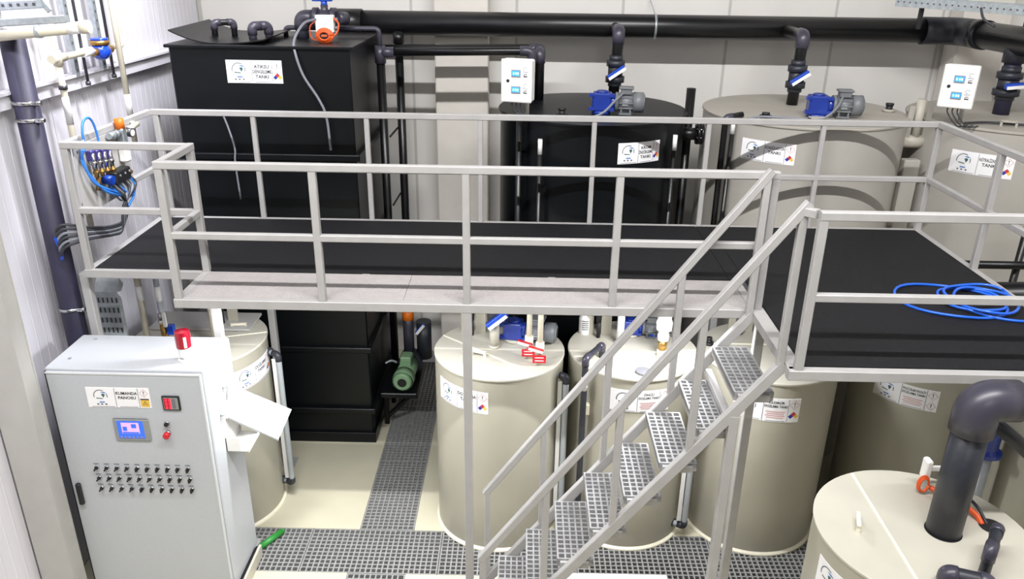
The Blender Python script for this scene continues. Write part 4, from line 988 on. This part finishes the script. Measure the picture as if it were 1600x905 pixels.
plug('black cable gland on the tank right of the stairs', 4.04, 1.28, HS+.01, .02, .05)

# green pump beside the box tank
gp = thing('transfer_pump', 'green electric pump with dark riser beside the box tank', 'pump', (1.12, 2.8, 0))
Mx = Matrix.Translation((1.12, 2.75, .60)) @ Matrix.Rotation(-PI/2-.05, 4, 'Z')
obj('motor', MB(Mx).cyl((-.16, 0, 0), (.12, 0, 0), .105, n=24).box((-.12, -.06, .08), (.06, .06, .14)), 'green_motor', gp)
obj('fan_cover', MB(Mx).cyl((.12, 0, 0), (.25, 0, 0), .118, n=26).cyl((.25, 0, 0), (.275, 0, 0), .118, .085, n=26), 'green_motor', gp)
obj('fan_grille', MB(Mx).cyl((.2745, 0, 0), (.279, 0, 0), .05, n=20), 'black_matte', gp)
obj('terminal_box', MB(Mx).rbox((-.10, -.06, .10), (.05, .06, .19), .01), 'green_motor', gp)
obj('pump_head', MB(Mx).cyl((-.32, 0, 0), (-.16, 0, 0), .13, n=24), 'pvc_dark', gp)
obj('shelf', MB().rbox((.865, 2.45, .42), (1.27, 3.2, .48), .01), 'black_plastic', gp)
for y in (2.62, 3.08): obj('shelf_leg', MB().bar((.90, y, .001), (.90, y, .42), .05, .05), 'black_plastic', gp); obj('shelf_brace', MB().bar((.90, y, .08), (1.22, y, .42), .04, .04), 'black_plastic', gp)
obj('riser', MB().cyl((1.12, 3.0, .66), (1.12, 3.0, 1.28), .06), 'pvc_grey', gp); obj('orange_cap', MB().cyl((1.12, 3.0, 1.12), (1.12, 3.0, 1.24), .065), 'orange_plastic', gp)
obj('suction', MB().cyl((1.28, 3.1, .6), (1.28, 3.1, 1.05), .085), 'pvc_dark', gp)
obj('valve_lever', MB(Matrix.Translation((1.25, 3.0, 1.0)) @ Matrix.Rotation(-.9, 4, 'Y')).rbox((-.07, -.02, -.02), (.07, .02, .02), .005), 'blue_handle', gp)
obj('lever_face', MB(Matrix.Translation((1.25, 3.0, 1.0)) @ Matrix.Rotation(-.9, 4, 'Y')).box((-.07, -.024, -.02), (.07, -.021, .012)), 'white_plastic', gp)
obj('pipe', MB().tube(curve([(1.02, 2.72, .72), (.96, 2.7, .75), (.9, 2.68, .73)]), .014, 8), 'galv', gp)

# ================================================================== FRONT RIGHT TANK PIPEWORK
rp = thing('riser_pipe', 'thick dark riser pipe with a big elbow over the front right tank', 'pipe', (4.92, -1.16, HS))
obj('pipe', MB().cyl((4.92, -1.16, HS+.01), (4.92, -1.16, 2.52), .098, n=30), 'pvc_dark', rp)
obj('elbow', MB().tube(fillet([(4.92, -1.16, 2.43), (4.92, -1.16, 2.63), (5.13, -1.16, 2.63)], .17, 10), .118, 28), 'pvc_grey', rp)
obj('pipe', MB().cyl((5.10, -1.16, 2.63), (5.6, -1.16, 2.63), .098, n=30), 'pvc_dark', rp)
obj('socket', MB().cyl((5.22, -1.16, 2.63), (5.5, -1.16, 2.63), .11, n=30), 'pvc_grey', rp)
obj('base_ring', MB().cyl((4.92, -1.16, HS+.008), (4.92, -1.16, HS+.014), .104, n=30), 'black_matte', rp)
ho = single('lid_opening', MB().cyl((5.235, -1.11, HS+.009), (5.235, -1.11, HS+.0135), .072, n=28), 'black_matte', 'dark round cable opening in the front right tank lid', 'opening')
single('opening_cable', MB().tube(curve([(5.19, -1.09, HS+.005), (5.17, -1.03, HS+.04), (5.10, -.93, HS+.06), (5.05, -.86, HS+.05), (5.0, -.80, HS+.06)]), .017, 10), 'orange_cable', 'orange cable leading to the lid opening of the front right tank', 'cable')
single('opening_cable', MB().tube(curve([(5.22, -1.09, HS+.005), (5.20, -1.0, HS+.06), (5.16, -.85, HS+.10), (5.14, -.75, HS+.24), (5.2, -.72, HS+.5), (5.24, -.72, 2.4)]), .010, 8), 'dark_cable', 'dark cable rising from the lid opening of the front right tank', 'cable')
jb = thing('junction_box', 'small white junction box with an orange coil behind the thick riser', 'electrical box', (4.97, -.75, HS))
obj('box', MB().rbox((4.955, -.79, HS+.10), (4.995, -.72, HS+.24), .008), 'white_plastic', jb)
obj('bracket', MB().box((5.28, -.74, HS+.012), (5.33, -.72, HS+.45)), 'white_plastic', jb); obj('bracket', MB().box((4.99, -.74, HS+.14), (5.31, -.72, HS+.17)), 'white_plastic', jb)
for k in range(3):
    pts = [(4.95+.035*math.cos(a)*(1-.1*k), -.80-.008*k, HS+.085+.06*math.sin(a)*(1-.1*k)) for a in [2*PI*i/18 for i in range(19)]]
    obj('orange_coil', MB().tube(pts, .006, 8), 'orange_cable', jb)
lc = thing('cable_loop', 'looped dark cable hanging behind the thick riser', 'cable', (5.15, -.78, HS+.2))
for k in range(2):
    obj('cable', MB().tube(curve([(5.12+.03*k, -.80, 2.45), (5.16+.02*k, -.82, 2.2), (5.20+.03*k, -.84, HS+.3), (5.15, -.86, HS+.17+.03*k), (5.08, -.84, HS+.2+.02*k), (5.05, -.8, HS+.35)]), .012, 8), 'dark_cable', lc)
up = thing('u_pipe', 'dark inverted U pipe on the front right tank at the lower right corner', 'pipe', (5.0, -1.5, HS))
piping(up, [(4.94, -1.56, HS+.01), (4.94, -1.56, 1.93), (5.09, -1.36, 1.93), (5.09, -1.36, HS+.01)], .030, 'pvc_dark', 'pvc_grey', rad=.05)
lo_ = thing('low_elbow', 'dark grey elbow pipe at the bottom edge on the front right tank', 'pipe', (4.75, -1.6, HS))
piping(lo_, [(4.72, -1.60, HS+.01), (4.72, -1.60, 1.80), (4.90, -1.66, 1.80), (4.90, -1.66, HS+.01)], .045, 'pvc_dark', 'pvc_grey', rad=.07)
bp_ = thing('blue_flange_valve', 'blue flanged valve body in the shade right of the thick riser', 'valve', (6.05, .1, 1.2))
obj('body', MB().lathe((5.87, .05, 1.48), [(0, 0), (.11, 0), (.11, .03), (.08, .05), (.08, .18), (.11, .2), (.11, .23), (0, .23)], 24), 'blue_gear', bp_)
obj('pipe', MB().cyl((5.87, .05, .02), (5.87, .05, 1.48), .06), 'clear_tube', bp_)
dp_ = single('slant_pipe', MB().tube([(5.12, -.92, 2.40), (5.36, -.92, 2.22), (5.62, -.92, 2.0)], .045, 14), 'pvc_dark', 'dark slanting pipe right of the thick riser', 'pipe')
t6 = tank_base('storage_tank', 'shaded tank standing behind the thick riser at the right edge', (6.45, .05), .42, 1.9, weld=False)
sl = thing('drain_pipe', 'black horizontal drain pipes beyond the right guard rail', 'pipe', (6.4, 1.1, 2.3))
obj('pipe', MB().cyl((6.05, 1.35, 2.50), (7.4, 1.35, 2.50), .035), 'black_pipe', sl); obj('pipe', MB().cyl((6.08, 1.0, 2.36), (7.4, 1.0, 2.40), .11, n=24), 'black_pipe', sl)
obj('pipe', MB().cyl((6.62, 1.40, .02), (6.62, 1.40, 3.1), .03), 'black_pipe', sl)

# ================================================================== LAMPS UNDER THE WALKWAY (unseen, added to brighten the lids and cabinet side)
def under_lamp(label, x, y, power):
    t = thing('tube_lamp', label, 'lamp', (x, y, H-.1), 'unseen tube lamps under the walkway')
    obj('housing', MB().rbox((x-.3, y-.05, H-.072), (x+.3, y+.05, H-.014), .006), 'white_plastic', t)
    obj('tube', MB().cyl((x-.28, y, H-.086), (x+.28, y, H-.086), .013, n=14), 'tube_glow', t)
    for q in (-.29, .29): obj('lamp_holder', MB().box((x+q-.01, y-.02, H-.105), (x+q+.01, y+.02, H-.07)), 'white_plastic', t)
    d = bpy.data.lights.new('tube_light', 'AREA'); d.shape = 'RECTANGLE'; d.size = .56; d.size_y = .05; d.energy = power; d.color = (.97, .98, 1.0)
    o = bpy.data.objects.new('tube_light', d); COL.objects.link(o); o.parent = t; o.location = (0, 0, -.01)
under_lamp('unseen tube lamp fixed under the walkway near the control cabinet', .62, .30, 48)
under_lamp('unseen tube lamp fixed under the walkway behind the middle column', 1.90, .30, 22)
under_lamp('unseen tube lamp fixed under the walkway beside the stair top', 3.62, .42, 46)

# ================================================================== LOOSE THINGS
hs = thing('air_hose', 'coiled blue hose lying on the right part of the platform', 'hose', (5.5, .2, H+.004))
zc = H+.014
def loop(cx, cy, rx, ry, rot, n=30, dz=0., a0=0, a1=2*PI):
    pts = []
    for i in range(n+1):
        a = a0+(a1-a0)*i/n; x, y = rx*math.cos(a), ry*math.sin(a)
        pts.append((cx+x*math.cos(rot)-y*math.sin(rot), cy+x*math.sin(rot)+y*math.cos(rot), zc+dz+.006*math.sin(3*a)))
    return pts
for (cx, cy, rx, ry, rot, dz) in ((5.40, .17, .36, .30, -.25, .002), (5.55, .17, .22, .21, .1, .016), (5.62, .12, .20, .24, -.5, .03), (5.60, .22, .24, .16, .3, .04)):
    obj('hose_turn', MB().tube(loop(cx, cy, rx, ry, rot, dz=dz), .0105, 8), 'blue_hose', hs)
obj('hose_tail', MB().tube(curve([(5.42, -.02, zc+.02), (5.55, -.10, zc), (5.7, -.16, zc), (5.86, -.16, zc), (5.87, -.3, zc)]), .0105, 8), 'blue_hose', hs)
gb = thing('green_bar', 'short green plastic tube lying on the grating by the cabinet', 'tube', (.17, .63, 0))
obj('tube', MB().cyl((.11, .52, .028), (.245, .735, .028), .028), 'green_plastic', gb); obj('end', MB().cyl((.245, .735, .028), (.252, .746, .028), .024), 'green_plastic', gb)
cd_ = thing('cable_duct', 'cream floor duct with a black cover beside the cabinet foot', 'duct', (.14, .1, 0))
obj('side', MB().box((.135, -.4, 0.001), (.155, .45, .12)), 'beige_lid', cd_); obj('cover', MB().box((.106, -.4, 0.001), (.133, .45, .10)), 'black_matte', cd_)
bx = thing('carton', 'low open carton topped with white paper under the stair foot', 'box', (3.22, -.15, 0))
obj('carton_body', MB().box((2.75, -.40, .001), (3.66, .045, .20)), 'cardboard', bx)
obj('carton_flap', MB().box((3.02, .045, .19), (3.12, .08, .20)).box((3.66, -.1, .19), (3.75, .0, .20)), 'cardboard', bx)
obj('paper_stack', MB().box((2.68, -.42, .20), (3.60, .07, .225)).box((3.5, -.38, .225), (3.69, .02, .232)), 'paper', bx)
m = MB()
for k in range(9): x = 2.82+.08*k+.02*math.sin(k*3); m.box((x, -.05-.03*(k % 4), .2255), (x+.03+.01*(k % 3), -.046-.03*(k % 4), .2262))
obj('pencil_marks', m, 'ink_grey', bx)
tr = thing('wall_cable_tray', 'perforated cable tray crossing the top right corner', 'cable tray', (6.8, 3.2, 4.45))
a, b = Vector((6.1, 3.55, 4.50)), Vector((7.3, 2.55, 4.455))
dd = (b-a).normalized(); nn_ = Vector((-dd.y, dd.x, 0))
obj('side_rail', MB().bar(a, b, .006, .09, ch=.001), 'galv', tr); obj('side_rail', MB().bar(a+nn_*.25, b+nn_*.25, .006, .09, ch=.001), 'galv', tr)
obj('bed', MB().bar(a+nn_*.125-Vector((0, 0, .042)), b+nn_*.125-Vector((0, 0, .042)), .25, .004, ch=.001), 'galv', tr)
m = MB()
for k in range(28):
    q = a+(b-a)*((k+.5)/28)-nn_*.0036; m.bar(q-dd*.008, q+dd*.008, .002, .014, ch=.0004)
obj('slots', m, 'dark_steel', tr)['kind'] = 'stuff'
for q in (.15, .75):
    c0 = a+(b-a)*q+nn_*.1; obj('hanger', MB().bar(c0-Vector((0, 0, .25)), c0+Vector((0, 0, .6)), .04, .04), 'black_matte', tr)
obj('cable', MB().tube(curve([a+(b-a)*.5, a+(b-a)*.53-Vector((0, 0, .1)), a+(b-a)*.6-Vector((0, 0, .16))]), .012, 8), 'dark_cable', tr)
